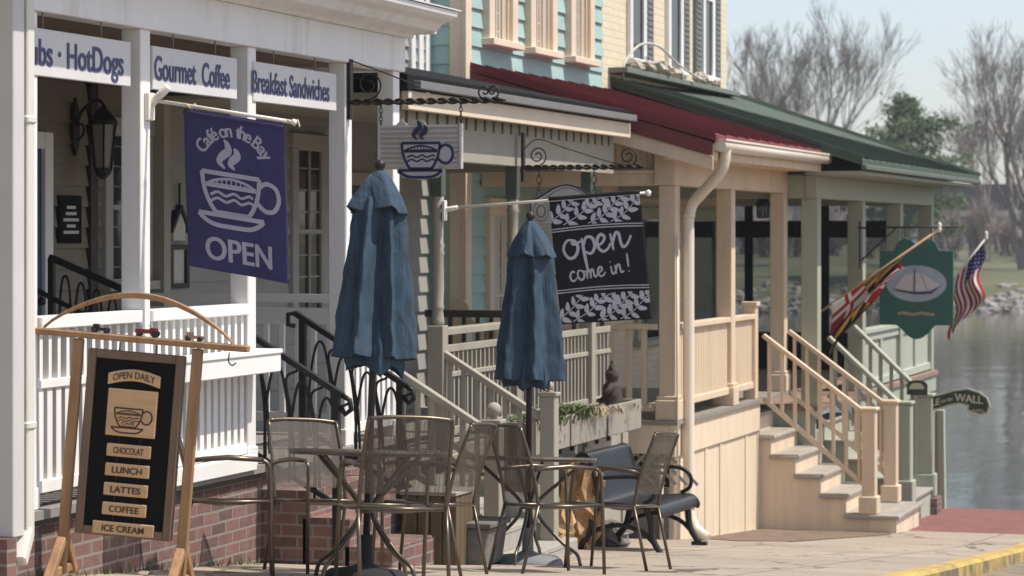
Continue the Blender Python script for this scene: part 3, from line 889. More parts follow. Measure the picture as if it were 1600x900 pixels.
# wall openings
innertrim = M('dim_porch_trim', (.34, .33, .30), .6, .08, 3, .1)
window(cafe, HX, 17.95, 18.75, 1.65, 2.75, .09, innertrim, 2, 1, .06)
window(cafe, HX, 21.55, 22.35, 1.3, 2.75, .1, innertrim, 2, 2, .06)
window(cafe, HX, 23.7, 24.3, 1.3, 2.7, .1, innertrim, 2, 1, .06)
window(cafe, HX, 15.0, 15.75, 1.3, 2.7, .1, white, 2, 1, .06)
def door(par, X, y0, y1, z0, z1, md, mc):
    f = MB(); f.box(X, X + .07, y0 - .12, y0, z0, z1 + .12); f.box(X, X + .07, y1, y1 + .12, z0, z1 + .12); f.box(X, X + .065, y0, y1, z1, z1 + .12)
    fo = f.build('door_frame', mc, par, bev=.005)
    d = MB(); d.box(X, X + .04, y0, y1, z0, z1); do = d.build('door', md, par, bev=.005)
    g = MB(); g.box(X + .04, X + .046, y0 + .14, y1 - .14, z0 + 1.0, z1 - .15); g.build('pane', glass, do)
    g = MB()
    for k in (1.35, 1.7): g.box(X + .047, X + .06, y0 + .14, y1 - .14, z0 + k, z0 + k + .025)
    g.build('muntins', white, do)
    h = MB(); h.lathe([(.0, -.03), (.03, -.02), (.03, .02), (0, .03)], (X + .08, y1 - .08, z0 + 1.0), 10); h.build('handle', rustiron, do)
door(cafe, HX, 16.2, 16.98, FLOOR, 2.6, doorblue, white)
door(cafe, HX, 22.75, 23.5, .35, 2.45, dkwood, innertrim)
w = MB(); w.box(HX, HX + .05, 17.72, 17.84, FLOOR, 3.2); w.build('wall_pipe', rustiron, cafe)
w = MB(); w.box(HX, HX + .06, 18.9, 18.98, FLOOR, 3.2); w.build('wall_batten', greysiding, cafe)
# left downspout
w = MB(); px_, py_ = -6.73, 12.62
w.bar((px_, py_, 3.4), (px_, py_, .42), .08, .066, side=Vector((0, 1, 0)))
w.bar((px_, py_, .45), (px_ + .03, py_ - .14, .3), .085, .07, side=Vector((1, .2, 0)))
w.box(px_ - .042, px_ + .042, py_ - .05, py_ + .05, 2.58, 2.62); w.box(px_ - .042, px_ + .042, py_ - .05, py_ + .05, .98, 1.02)
w.build('downspout', M('pale_downspout', (.62, .60, .55), .4, .08, 2, .05, stretch=(1, 1, .3), dirt=((.35, .31, .26), 4, .5)), cafe, bev=.008)
# brick stairs to the pavement
w = MB()
YS0, YS1 = 15.93, 17.2
for i in range(3):
    zt = FLOOR - .17 * (i + 1); x1 = XF + .02 + .29 * (i + 1)
    w.box(XF - .02 + .29 * i, x1, YS0, YS1, -.6, zt)
w.build('brick_steps', cafebrick, cafe, bev=.006)
def iron_rail(y, label, loops=True):
    x0, x1 = XF - .27, XF + .54
    z0, z1 = 1.5, .98
    th = thing('iron_handrail', label, 'handrail', (XF + .3, y, gz(y)), 'black iron rails of the cafe steps')
    a = Vector((x0, y, 1.46)); b = Vector((XF + .54, y, .975))
    w = MB(); w.bar(a, b, .05, .035); w.tube([b, b + Vector((.05, 0, -.03)), b + Vector((.06, 0, -.09)), b + Vector((.02, 0, -.12)), b + Vector((-.01, 0, -.08))], .018, 6); w.tube([a + Vector((.02, 0, 0)), a + Vector((-.05, 0, -.01)), a + Vector((-.05, 0, -.08)), a + Vector((0, 0, -.09))], .018, 6); w.build('top_rail', iron, th)
    w = MB(); w.bar(a + Vector((.05, 0, -.78)), b + Vector((0, 0, -.72)), .03, .03); w.build('bottom_rail', iron, th)
    for x in (x0 + .06, XF + .5):
        w = MB(); zt = 1.46 + (x - x0) * (.975 - 1.46) / (x1 - x0)
        w.box(x - .022, x + .022, y - .022, y + .022, (FLOOR if x < XF else gz(y) - .05), zt); w.build('rail_post', iron, th)
    w = MB()
    n = 4
    for i in range(n):
        x = x0 + .1 + i * (.81 - .12) / n
        def zr(xx): return 1.46 + (xx - x0) * (.975 - 1.46) / (x1 - x0)
        zb = zr(x + .1) - .72; zt = zr(x + .1) - .1
        w.tube(smooth([(x, y, zb), (x + .01, y, zb + .35), (x + .06, y, zt), (x + .12, y, zt - .02), (x + .17, y, zb + .3), (x + .18, y, zb - .05)], 6), .0095, 6)
        w.tube(smooth([(x + .21, y, zb - .03), (x + .19, y, zb + .3), (x + .15, y, zb + .55), (x + .23, y, zr(x + .23) - .03)], 6), .0095, 6)
    w.build('scrollwork', iron, th)
iron_rail(15.95, 'nearer black wrought iron handrail of the brick cafe steps')
iron_rail(17.12, 'farther black wrought iron handrail of the cafe steps, behind the left umbrella')
# rail seen inside the porch
Y = 16.3
th = thing('iron_handrail', 'black iron handrail inside the cafe porch at the far left, by the blue door', 'handrail', (-8.1, Y, FLOOR), 'black iron rails of the cafe steps')
a, b = atY(78, 402, Y), atY(215, 462, Y)
w = MB(); w.bar(a, b, .045, .04); w.build('top_rail', iron, th)
w = MB(); w.bar(a + Vector((-.15, 0, -.2)), b + Vector((-.15, 0, -.24)), .03, .03); w.build('lower_rail', iron, th)
for f_ in (.02, .97):
    q = a.lerp(b, f_); w = MB(); w.box(q.x - .02, q.x + .02, Y - .02, Y + .02, FLOOR, q.z); w.build('rail_post', iron, th)
w = MB()
for i in range(5):
    q = a.lerp(b, .1 + i * .18)
    w.tube(smooth([(q.x, Y, FLOOR + .1), (q.x + .01, Y, q.z - .3), (q.x + .05, Y, q.z - .1), (q.x + .09, Y, q.z - .3), (q.x + .1, Y, FLOOR + .1)], 6), .009, 6)
w.build('scrollwork', iron, th)
# signs over the cafe porch openings
def cafe_sign(y0, y1, words, label, t0, t1, tilt=0):
    th = thing('hanging_board', label, 'sign', (XF + .02, (y0 + y1) / 2, 2.97), 'white word boards across the cafe porch')
    w = MB(); w.box(XF - .02, XF + .01, y0, y1, 2.845, 3.1); w.build('board', signwhite_shaded, th, bev=.004)
    w = MB(); put_text(w, words, lambda a, b: Vector((XF + .0125, a, b)), t0, t1, 2.905, 3.045, .03); w.build('lettering', navytext, th)
    w = MB()
    for k in (.25, .75):
        yy = y0 + (y1 - y0) * k; w.tube([(XF - .005, yy, 3.1), (XF - .005, yy, 3.2)], .005, 5)
    w.build('hook', guttergrey, th)
cafe_sign(12.6, 13.99, 'Subs \u00b7 HotDogs', 'white board lettered Hot Dogs, leftmost board over the cafe porch', 12.69, 13.89)
cafe_sign(14.285, 15.5, 'Gourmet  Coffee', 'white board lettered Gourmet Coffee above the purple banner', 14.30, 15.38)
cafe_sign(15.76, 17.19, 'Breakfast Sandwiches', 'white board lettered Breakfast Sandwiches over the cafe steps', 15.74, 17.05)
# porch lantern
p = atX(114, 200, HX + .02)
th = thing('wall_lantern', 'dark wall lantern on a scroll bracket inside the cafe porch', 'lantern', p)
w = MB(); w.prism([(0, -.2), (.05, -.1), (.055, .1), (0, .22), (-.055, .1), (-.05, -.1)], p, (0, 1, 0), (0, 0, 1), (.03, 0, 0)); w.build('wall_plate', iron, th)
w = MB(); w.tube(smooth([p + Vector((.02, 0, 0)), p + Vector((.08, 0, .13)), p + Vector((.2, 0, .2)), p + Vector((.26, 0, .12)), p + Vector((.22, 0, .06))], 6), .013, 7)
w.tube(smooth([p + Vector((.02, 0, -.1)), p + Vector((.08, 0, -.05)), p + Vector((.08, 0, .02)), p + Vector((.03, 0, .03))], 6), .009, 6); w.build('bracket', iron, th)
q = p + Vector((.24, 0, .05))
w = MB(); w.lathe([(.0, .12), (.03, .09), (.11, .0), (.115, -.03), (.0, -.03)], q, 8, False); w.lathe([(.02, -.42), (.06, -.38), (.07, -.34), (0, -.34)], q, 8, False)
for k in range(6):
    t = 2 * PI * k / 6; w.tube([q + Vector((.1 * math.cos(t), .1 * math.sin(t), -.02)), q + Vector((.065 * math.cos(t), .065 * math.sin(t), -.36))], .008, 5)
w.build('lantern_cage', iron, th)
w = MB(); w.lathe([(.09, -.03), (.058, -.34)], q, 6, False); w.build('lantern_glass', glass_mat('lantern_glass', (.2, .2, .18), .1), th)
# boards on the wall
p0, p1 = atX(90, 305, HX + .03), atX(124, 380, HX + .03)
th = thing('notice_board', 'dark grey notice board with pale lines on the cafe wall', 'board', (HX + .03, (p0.y + p1.y) / 2, (p0.z + p1.z) / 2))
w = MB(); w.box(HX + .022, HX + .05, p0.y, p1.y, p1.z, p0.z); w.build('board', blackpanel, th, bev=.003)
w = MB()
for i, (a, b) in enumerate(((.3, .7), (.25, .75), (.15, .85), (.3, .7), (.15, .85))):
    z = p0.z - (p0.z - p1.z) * (.24 + .13 * i); w.box(HX + .0505, HX + .052, p0.y + (p1.y - p0.y) * a, p0.y + (p1.y - p0.y) * b, z - .014, z + .008)
w.build('chalk_line', paperm, th)
p0, p1 = atX(262, 382, HX + .03), atX(291, 450, HX + .03)
th = thing('framed_menu', 'black framed paper menu on the cafe wall below a little gabled plaque', 'menu', (HX + .03, (p0.y + p1.y) / 2, (p0.z + p1.z) / 2))
w = MB(); a, b, c, d = p0.y, p1.y, p1.z, p0.z
w.box(HX + .022, HX + .06, a, a + .05, c, d); w.box(HX + .022, HX + .06, b - .05, b, c, d); w.box(HX + .022, HX + .06, a + .05, b - .05, c, c + .04); w.box(HX + .022, HX + .06, a + .05, b - .05, d - .04, d); w.build('frame', iron, th)
w = MB(); w.box(HX + .024, HX + .035, a + .05, b - .05, c + .04, d - .04); w.build('paper', paperm, th)
th = thing('gabled_plaque', 'small house shaped plaque on the cafe wall above the framed menu', 'plaque', (HX + .03, (a + b) / 2, d + .1))
w = MB(); m_ = (a + b) / 2
w.prism([(-.11, 0), (.11, 0), (.11, .13), (0, .24), (-.11, .13)], (HX + .022, m_, d + .03), (0, 1, 0), (0, 0, 1), (.03, 0, 0)); w.build('face', paperm, th)
w = MB(); w.bar((HX + .05, m_ - .17, d + .1), (HX + .05, m_, d + .3), .05, .03); w.bar((HX + .05, m_ + .17, d + .1), (HX + .05, m_, d + .3), .05, .03); w.tube([(HX + .05, m_, d + .3), (HX + .05, m_, d + .48)], .01, 5); w.build('roof', iron, th)

# ------------------------------------------------------------------ cafe banner on its pole
YB = 14.24
A_, B_ = atY(236, 156, YB), atY(459, 191, YB)
th = thing('flag_pole', 'white flag pole sticking out of the second cafe porch post', 'flag pole', A_)
w = MB(); d = (B_ - A_)
w.tube([A_ + d * .05, B_], .0115, 10); w.lathe([(0, -.02), (.018, -.01), (.018, .012), (0, .02)], B_, 10); w.build('pole', polewhite, th)
w = MB(); w.tube([A_ + Vector((-.005, 0, -.03)), A_ + Vector((.11, 0, .075))], .024, 10); w.box(XF, XF + .03, YB - .055, YB + .03, A_.z - .12, A_.z + .04); w.build('bracket', polewhite, th, bev=.004)
w = MB()
for f_ in (.27, .985):
    q = A_ + d * f_
    w.tube(smooth([q + Vector((-.03, 0, .014)), q + Vector((0, -.016, 0)), q + Vector((.02, 0, -.02)), q + Vector((.03, .015, .012)), q + Vector((.05, 0, -.03))], 5), .005, 5)
w.build('cord', M('peach_cord', (.6, .4, .3), .8, .1), th)
def banner_map(P0, dirv, Wd, Hd, shear, wave, n=1):
    ud = Vector((dirv.x, dirv.y, dirv.z)).normalized()
    nd = Vector((0, -1, 0))
    def f(u, v, off=0.0):
        q = P0 + ud * u + Vector((0, 0, -1)) * v + Vector((1, 0, 0)) * (shear * v)
        wv = wave * (v / Hd) * (math.sin(u / Wd * 5.2 + 1.1 * v / Hd + 1) + .5 * math.sin(u / Wd * 11 - 2.2 * v / Hd)) + wave * .5 * math.sin(v / Hd * 4 + u * 2)
        return q + nd * (off + wv)
    return f
def banner_sheet(f, Wd, Hd, nu=40, nv=50):
    mb = MB()
    vs = [f(Wd * i / nu, Hd * j / nv) for j in range(nv + 1) for i in range(nu + 1)]
    mb.add(vs, [(j * (nu + 1) + i, (j + 1) * (nu + 1) + i, (j + 1) * (nu + 1) + i + 1, j * (nu + 1) + i + 1) for j in range(nv) for i in range(nu)], True)
    return mb
Wd, Hd = .635, .89
P0 = atY(288, 166, YB)
f = banner_map(P0 + Vector((0, -.002, -.035)), d, Wd, Hd, .035, .013)
th = thing('cafe_banner', 'purple blue banner reading Cafe on the Bay OPEN with a coffee cup', 'banner', P0)
banner_sheet(f, Wd, Hd).build('cloth', bannercloth, th, solid=.002)
w = MB(); w.tube([P0 + Vector((0, 0, -.03)) + d.normalized() * (Wd * k / 10) for k in range(11)], [.017] * 11, 10); w.build('sleeve', bannercloth, th)
mpf = lambda a, b: f(a, Hd - b, .005)         # a from left, b from bottom
w = MB()
cup(w, mpf, Wd * .455, .45, .36, .026)
put_text(w, 'OPEN', mpf, .115, .53, .065, .195, .03)
word = 'Caf\u00e9 on the Bay'
xs = [0, .72, 1.3, 1.75, 2.3, 2.75, 3.4, 4.0, 4.45, 4.85, 5.5, 6.05, 6.5, 7.25, 7.9]
tot = 8.5
for ch, xx in zip(word, xs):
    if ch == ' ': continue
    ang = R_(152 - (xx + .3) / tot * 124)
    cx, cy, rad = Wd * .5, .585, .205
    vs_, fs_ = text_mesh(ch, .012)
    ax = (min(v[0] for v in vs_) + max(v[0] for v in vs_)) / 2
    sc = .095; rot = ang - PI / 2
    for q_, dx in enumerate((-.022, 0, .022)):
        vv = []
        for x, y in vs_:
            x = (x - ax + dx) * sc; y = y * sc * 1.15
            vv.append(f(cx + rad * math.cos(ang) + x * math.cos(rot) - y * math.sin(rot), Hd - (cy + rad * math.sin(ang) + x * math.sin(rot) + y * math.cos(rot)), .005 + .0004 * q_))
        w.add(vv, fs_)
w.build('print', bannerink, th)

# ------------------------------------------------------------------ twisted iron brackets and hanging signs
def bracket(P, L, label, scrolls, stay=None):
    th = thing('sign_bracket', label, 'bracket', P, 'twisted iron sign brackets')
    w = MB()
    for ph in (0, PI):
        pts = [P + Vector((L * k / 80, .011 * math.cos(k * .55 + ph), .013 * math.sin(k * .55 + ph))) for k in range(81)]
        w.tube(pts, .0125, 6)
    w.tube([P + Vector((L - .01, 0, 0)), P + Vector((L + .035, 0, 0))], [.014, .006], 6)
    w.build('twisted_bar', rustiron, th)
    w = MB(); w.box(P.x - .02, P.x + .002, P.y - .03, P.y + .03, P.z - .12, P.z + .3); w.build('wall_plate', rustiron, th)
    w = MB()
    for (cx, cz, r, s0, turns, sgn) in scrolls:
        pts = []
        for k in range(40):
            t = k / 39; a = s0 + sgn * turns * 2 * PI * t; rr = r * (1 - .8 * t)
            pts.append(P + Vector((cx + rr * math.cos(a), 0, cz + rr * math.sin(a))))
        w.tube(pts, .0065, 5)
    w.build('scroll', rustiron, th)
    if stay:
        w = MB(); w.tube(smooth([P + Vector((x, 0, z)) for x, z in stay], 6), .005, 5); w.build('stay', rustiron, th)
    return th
YB1 = 17.43
PB = atY(549, 160, YB1)
LB = (atY(783, 160, YB1) - PB).x
bracket(PB, LB, 'twisted iron bracket on the cafe post holding the striped cup sign', [(.13, .12, .1, -PI / 2, 1.6, 1), (LB - .12, .06, .05, -PI / 2, 1.2, -1), (LB - .06, .06, .05, -PI / 2, 1.2, 1)], [(0, .29), (.25, .2), (.5, .1)])
def chain(P, q, rings):
    w = MB()
    for i in range(rings):
        c = P.lerp(q, (i + .5) / rings); r = (P - q).length / rings * .62
        ax = Vector((1, 0, 0)) if i % 2 else Vector((0, 1, 0))
        w.tube([c + ax * r * .6 * math.cos(2 * PI * k / 10) + Vector((0, 0, r * math.sin(2 * PI * k / 10))) for k in range(11)], .0035, 5, cap=False)
    return w
# cup sign
s0, s1 = atY(594, 196, YB1), atY(719, 264, YB1)
th = thing('cup_sign', 'pale ridged wooden sign with a navy coffee cup hanging from the first iron bracket', 'sign', (s0 + s1) / 2, 'shop signs hanging over the pavement')
WW, HH = s1.x - s0.x, s0.z - s1.z
w = MB(); w.box(s0.x, s1.x, YB1 - .012, YB1 + .012, s1.z, s0.z); 
wood_l = M('pale_ridged_sign_wood', (.46, .43, .40), .6, .1, 4, .1)
z = s1.z + .016
while z < s0.z - .01:
    w.prism([(-.012, 0), (-.026, .004), (-.026, .014), (-.012, .022)], (s0.x + .01, YB1, z), (0, 1, 0), (0, 0, 1), (WW - .02, 0, 0)); z += .0335
w.box(s1.x, s1.x + .016, YB1 - .03, YB1 + .02, s1.z, s0.z + .005); w.build('board', wood_l, th, bev=.002)
w = MB(); cxs, czs = s0.x + WW * .53, s1.z + HH * .22; SS = .28
mps = lambda a, b: Vector((a, YB1 - .0335, b))
def disc_back(pts):
    w2 = MB(); w2.prism([(p[0], p[1]) for p in pts], (0, YB1 - .032, 0), (1, 0, 0), (0, 0, 1), (0, .006, 0)); return w2
cz_ = czs + .02
bodyp = [(-.55, .38), (.55, .38), (.62, .33), (.8, .3), (.88, .1), (.8, -.18), (.6, -.22), (.5, -.2), (.42, -.3), (.62, -.3), (.6, -.4), (.45, -.52), (0, -.58), (-.45, -.52), (-.62, -.4), (-.62, -.3), (-.4, -.3), (-.5, -.05)]
disc_back([(cxs + a * SS, cz_ + b * SS) for a, b in bodyp]).build('cup_shape', M('sign_grey_lavender', (.40, .39, .42), .6, .06, 4, .05), th)
cup(w, mps, cxs, cz_, SS, .020); w.build('cup_drawing', navy, th)
w = MB(); w.prism([(cxs - .05 + .055 * math.cos(PI * k / 10), s0.z + .035 * math.sin(PI * k / 10)) for k in range(11)], (.02, YB1 - .012, 0), (1, 0, 0), (0, 0, 1), (0, .024, 0)); w.prism([(cxs - .19, s0.z), (cxs - .11, s0.z), (cxs - .15, s0.z + .04)], (0, YB1 - .012, 0), (1, 0, 0), (0, 0, 1), (0, .024, 0)); w.build('crest', wood_l, th)
for f_ in (.0, 1.0):
    x = s0.x + .005 + (WW - .0) * f_
    chain(Vector((x, YB1, PB.z - .015)), Vector((x, YB1, s0.z)), 5).build('chain', rustiron, th)

# ------------------------------------------------------------------ NEIGHBOUR PORCH WITH THE BLACK ROOF
bp = thing('black_roof_porch', 'weathered olive grey porch under the black roof next to the white cafe', 'porch', (-7.6, 21.8, gz(21.8)))
XB = -7.0
DK = .3
w = MB(); w.prism([(-6.83, 3.07), (-6.83, 3.19), (HX + .03, 3.62), (HX + .03, 3.5)], (0, 18.72, 0), (1, 0, 0), (0, 0, 1), (0, 6.28, 0)); w.build('roof', blackroof, bp, bev=.006)
w = MB(); w.box(-6.835, -6.77, 18.85, 25.0, 3.085, 3.145); w.build('gutter', guttergrey, bp, bev=.003)
w = MB(); w.box(-6.9, -6.842, 18.78, 25.02, 2.93, 3.07); w.build('fascia', peach, bp, bev=.004)
w = MB(); w.box(HX + .03, -6.9, 18.8, 25.0, 3.03, 3.06); w.build('soffit', olivegrey, bp)
w = MB(); w.box(XB - .1, XB, 18.8, 24.98, 2.58, 3.03); w.box(HX + .03, XB - .1, 24.86, 24.96, 2.6, 3.03); w.build('beam', olivegrey, bp, bev=.005)
for i in range(26):
    w = MB(); w.box(XB + .001, XB + .004, 18.9 + i * .235, 18.9 + i * .235 + .05, 2.845, 2.94); w.build('slot', dkwood, bp)
w = MB(); w.box(HX + .03, XB, 18.6, 24.99, DK - .05, DK); w.build('deck', greybox, bp)
w = MB(); w.box(XB - .08, XB + .02, 20.1, 25.0, DK - .26, DK - .052); w.build('rim_board', olivegrey, bp, bev=.005)
def turned(y):
    w = MB(); b0, t0 = 1.28, 2.3
    pr = [(.045, b0), (.055, b0 + .02), (.05, b0 + .05), (.042, b0 + .12), (.052, b0 + .14), (.044, b0 + .17), (.05, b0 + .3), (.046, b0 + .55), (.054, b0 + .57), (.046, b0 + .6), (.054, b0 + .63), (.044, b0 + .66), (.046, b0 + .9), (.054, b0 + .92), (.046, b0 + .95), (.05, t0)]
    w.lathe([(r, z) for r, z in pr], (XB - .05, y, 0), 14)
    w.box(XB - .115, XB + .015, y - .065, y + .065, DK - .02, 1.28)
    po = w.build('post', olivegrey, bp, bev=.005)
    w = MB(); w.box(XB - .1, XB, y - .05, y + .05, t0, 2.58); w.build('post_head', darkgreen, po, bev=.005)
darkgreen = M('dark_green_paint', (.07, .08, .062), .6, .15, 4, .1)
PBY = [20.02, 21.95, 24.25]
for y in PBY: turned(y)
w = MB(); w.box(HX + .03, HX + .15, 18.75, 18.87, DK, 3.03); w.build('wall_post', olivegrey, bp)
for a, b in ((20.09, 21.88), (22.02, 24.18), (24.32, 24.96)):
    w = MB(); w.box(XB - .11, XB + .01, a, b, 1.2, 1.255); w.box(XB - .075, XB - .025, a, b, 1.06, 1.12); w.build('top_rail', olivegrey, bp, bev=.004)
    w = MB(); w.box(XB - .08, XB - .02, a, b, .86, .9); w.box(XB - .08, XB - .02, a, b, .4, .46); w.build('lower_rail', olivegrey, bp, bev=.004)
    w = MB(); n = int((b - a) / .11)
    for i in range(n):
        y = a + (b - a) * (i + .5) / n; w.box(XB - .067, XB - .033, y - .017, y + .017, .46, .86); w.box(XB - .066, XB - .034, y - .014, y + .014, .9, 1.06)
    w.build('balusters', olivegrey, bp)
w = MB(); w.box(HX + .1, XB - .12, 24.8, 24.86, 1.19, 1.26); w.box(HX + .1, XB - .12, 24.8, 24.86, .4, .46)
for i in range(13): w.box(HX + .2 + i * .14, HX + .235 + i * .14, 24.81, 24.85, .46, 1.19)
w.build('end_balustrade', dkwood, bp)
# stairs of that porch
w = MB()
for i in range(4):
    zt = DK - .17 * (i + 1) + .0; x0 = XB + .02 + .25 * i
    w.box(x0, x0 + .27, 18.72, 19.98, zt - .04, zt); w.box(x0 + .25, x0 + .265, 18.74, 19.96, zt - .17, zt - .04)
w.build('stair_treads', greybox, bp, bev=.004)
w = MB()
for y in (18.7, 20.0):
    w.bar((XB, y, DK - .16), (XB + 1.0, y, DK - .86), .05, .26)
w.build('stair_stringer', olivegrey, bp)
XN = -6.13
for y, zt in ((18.64, .62), (20.02, .74)):
    z0 = gz(y) - .04
    w = MB(); w.box(XN - .06, XN + .06, y - .06, y + .06, z0, zt); w.box(XN - .075, XN + .075, y - .075, y + .075, zt, zt + .03)
    no = w.build('newel_post', olivegrey, bp, bev=.006)
    w = MB(); rr = .055 if y < 19 else .035
    w.lathe([(.03, zt + .03), (.025, zt + .045)] + [(rr * math.sin(PI * (k + .6) / 9), zt + .045 + rr - rr * math.cos(PI * (k + .6) / 9)) for k in range(8)] + [(0, zt + .045 + 2 * rr)], (XN, y, 0), 12); w.build('ball_finial', greybox, no)
    w = MB(); w.bar((XB - .05, y, 1.09), (XN - .05, y, .56), .075, .05); w.bar((XB - .05, y, .42), (XN - .05, y, -.11), .04, .05); w.build('stair_rail', olivegrey, bp, bev=.004)
    w = MB()
    for i in range(7):
        x = XB + .05 + i * .115; dz = -(x - XB + .05) * .63
        w.box(x - .016, x + .016, y - .016, y + .016, .44 + dz, 1.08 + dz)
    w.build('stair_balusters', olivegrey, bp)
w = MB(); w.box(XB - .06, XB, 20.05, 25.0, gz(25) - .1, DK - .06)
for y in (20.1, 21.3, 22.5, 23.7, 24.85): w.box(XB, XB + .025, y - .06, y + .06, gz(y) - .1, DK - .27)
w.build('skirt', olivegrey, bp)
# low planter wall and the planter boxes in front of it
pw = MB(); XW = -6.56
pw.box(XW - .05, XW, 20.2, 23.9, gz(23.9) - .1, .22)
for y in (20.25, 21.4, 22.5, 23.75): pw.box(XW, XW + .02, y - .09, y + .09, gz(y) - .1, .2)
pw.box(XW, XW + .015, 20.2, 23.9, -.16, -.06)
tag(pw.build('low_wall', olivegrey, bev=.004, org=(XW, 22, gz(22))), 'low olive grey panelled wall under the planter boxes', 'wall')
planterwood = M('weathered_planter_boards', (.27, .245, .20), .8, .15, 4, .25, stretch=(1, 1, .3), dirt=((.15, .13, .105), 5, .6))
pspots = [(20.12, 21.1, 'weathered grey planter box at the near end of the low wall behind the umbrella pole'), (21.15, 22.2, 'weathered grey planter box with dry trailing growth in the middle of the low wall'), (22.28, 23.35, 'smooth grey planter box at the far end of the low wall under the brown statue')]
for a, b, lab in pspots:
    th = thing('planter_box', lab, 'planter', (XW + .1, (a + b) / 2, .27), 'grey planter boxes')
    w = MB(); w.box(XW + .03, XW + .055, a, b, .26, .52); w.box(XW + .25, XW + .275, a, b, .26, .52); w.box(XW + .055, XW + .25, a, a + .025, .26, .52); w.box(XW + .055, XW + .25, b - .025, b, .26, .52); w.box(XW + .055, XW + .25, a + .025, b - .025, .27, .3); w.build('box', planterwood, th, bev=.004)
    w = MB(); w.box(XW + .055, XW + .25, a + .025, b - .025, .44, .47); w.build('soil', groundm, th)
    w = MB()
    for k in range(3):
        y = a + (b - a) * (.15 + .35 * k); w.box(XW + .002, XW + .2, y - .012, y + .012, .235, .259); w.box(XW + .002, XW + .03, y - .012, y + .012, .15, .235)
    w.build('bracket', rustiron, th)
def plant(c, n, h, mat, label, seed, spread=.16, wd=.028, droop=0, grp='plants in the planter boxes', nm='plant'):
    rg = random.Random(seed); w = MB(); c = Vector(c)
    for i in range(n):
        a = rg.uniform(0, 2 * PI); b = c + Vector((rg.gauss(0, spread * .5), rg.gauss(0, spread), 0))
        L = h * rg.uniform(.4, 1.1); d = Vector((math.cos(a) * .5, math.sin(a) * .5, 1)).normalized()
        s_ = Vector((-math.sin(a), math.cos(a), 0)) * wd * rg.uniform(.6, 1.3)
        m1 = b + d * L * .55; m2 = b + d * L + Vector((math.cos(a), math.sin(a), 0)) * L * .35 - Vector((0, 0, droop * L))
        w.add([b - s_ * .4, b + s_ * .4, m1 + s_, m1 - s_], [(0, 1, 2, 3)]); w.add([m1 - s_, m1 + s_, m2], [(0, 1, 2)])
    return tag(w.build(nm, mat, org=c), label, 'plant', grp)
plant((XW + .15, 21.45, .46), 420, .17, leafg, 'bright green leafy plant in the middle planter box beside the right umbrella', 1, .16, .014, .15)
plant((XW + .15, 20.6, .46), 320, .15, leafg, 'low green plant in the near planter box behind the umbrella pole', 2, .22, .013, .2)
plant((XW + .2, 21.95, .46), 260, .17, leafd, 'dry straw coloured grass spilling over the middle planter box', 3, .16, .008, .9)
plant((XW + .16, 22.6, .46), 120, .1, leafd, 'short dry stubble in the far planter box', 4, .25, .008, .3)
# small brown statue
c = Vector((XW + .15, 22.82, .47))
th = MB()
pr = smooth([(.095, 0), (.115, .03), (.11, .1), (.1, .18), (.075, .25), (.055, .285), (.07, .33), (.062, .375), (.035, .42), (.012, .47), (.004, .49)], 3)
th.lathe([(v.x, v.y) for v in pr], c, 14)
th.tube([c + Vector((.03, -.075, .24)), c + Vector((-.02, -.13, .17)), c + Vector((-.07, -.12, .1))], [.034, .03, .026], 8)
th.lathe([(.0, 0), (.05, .015), (.06, .05), (.045, .085), (0, .1)], c + Vector((-.11, -.05, .0)), 10)
rgs = random.Random(2)
th.v = [c + (v - c) * .84 + Vector((rgs.uniform(-1, 1), rgs.uniform(-1, 1), rgs.uniform(-1, 1))) * .009 for v in th.v]
tag(th.build('garden_statue', statuem, org=c), 'small dark brown seated garden statue on the far planter box', 'statue')
# second bracket, its sign and the black flag
YB2 = 21.9
P2 = atY(819, 262, YB2); L2 = (atY(1003, 267, YB2) - P2).x
bracket(P2, L2, 'twisted iron bracket with curling scrolls on the grey porch post', [(.12, .1, .085, -PI / 2, 1.7, 1), (L2 - .12, .09, .085, -PI / 2, 1.7, 1)], [(0, .16), (.12, .24), (.35, .17), (.7, .06), (L2 - .1, .0)])
q0, q1 = atY(829, 312, YB2), atY(942, 432, YB2)
th = thing('shop_sign', 'pale carved sign with an arched dark edged top hanging behind the black flag', 'sign', (q0 + q1) / 2, 'shop signs hanging over the pavement')
ws, zt, zb = q1.x - q0.x, q0.z, q1.z
def arch(inset):
    pts = [(inset, zb + inset), (ws - inset, zb + inset), (ws - inset, zt - inset)]
    for k in range(17):
        t = k / 16; x = ws - inset - (ws - 2 * inset) * t
        pts.append((x, zt - inset + .13 * (.5 - .5 * math.cos(2 * PI * t)) ** .8))
    pts.append((inset, zt - inset))
    return pts
w = MB(); w.prism(arch(0), (q0.x, YB2 - .012, 0), (1, 0, 0), (0, 0, 1), (0, .024, 0)); w.build('backing', navy, th)
w = MB(); w.prism(arch(.014), (q0.x, YB2 - .018, 0), (1, 0, 0), (0, 0, 1), (0, .006, 0)); w.build('face', wood_l, th)
w = MB()
z = zb + .03
while z < zt - .18:
    w.prism([(0, 0), (-.012, .004), (-.012, .012), (0, .018)], (q0.x + .03, YB2 - .018, z), (0, 1, 0), (0, 0, 1), (ws - .06, 0, 0)); z += .032
w.build('ridges', wood_l, th)
w = MB(); mp2 = lambda a, b: Vector((a, YB2 - .0205, b))
ribbon(w, [(q0.x + .012 + a, b) for a, b in [(p[0], p[1]) for p in arch(.03)[2:]]], .008, mp2)
cx, cz = q0.x + .1, zt - .1
ribbon(w, [(cx + .038 * math.cos(2 * PI * k / 24), cz + .05 * math.sin(2 * PI * k / 24)) for k in range(25)], .014, mp2)
ribbon(w, [(cx + .068 * math.cos(2 * PI * k / 24), cz + .085 * math.sin(2 * PI * k / 24)) for k in range(25)], .007, mp2)
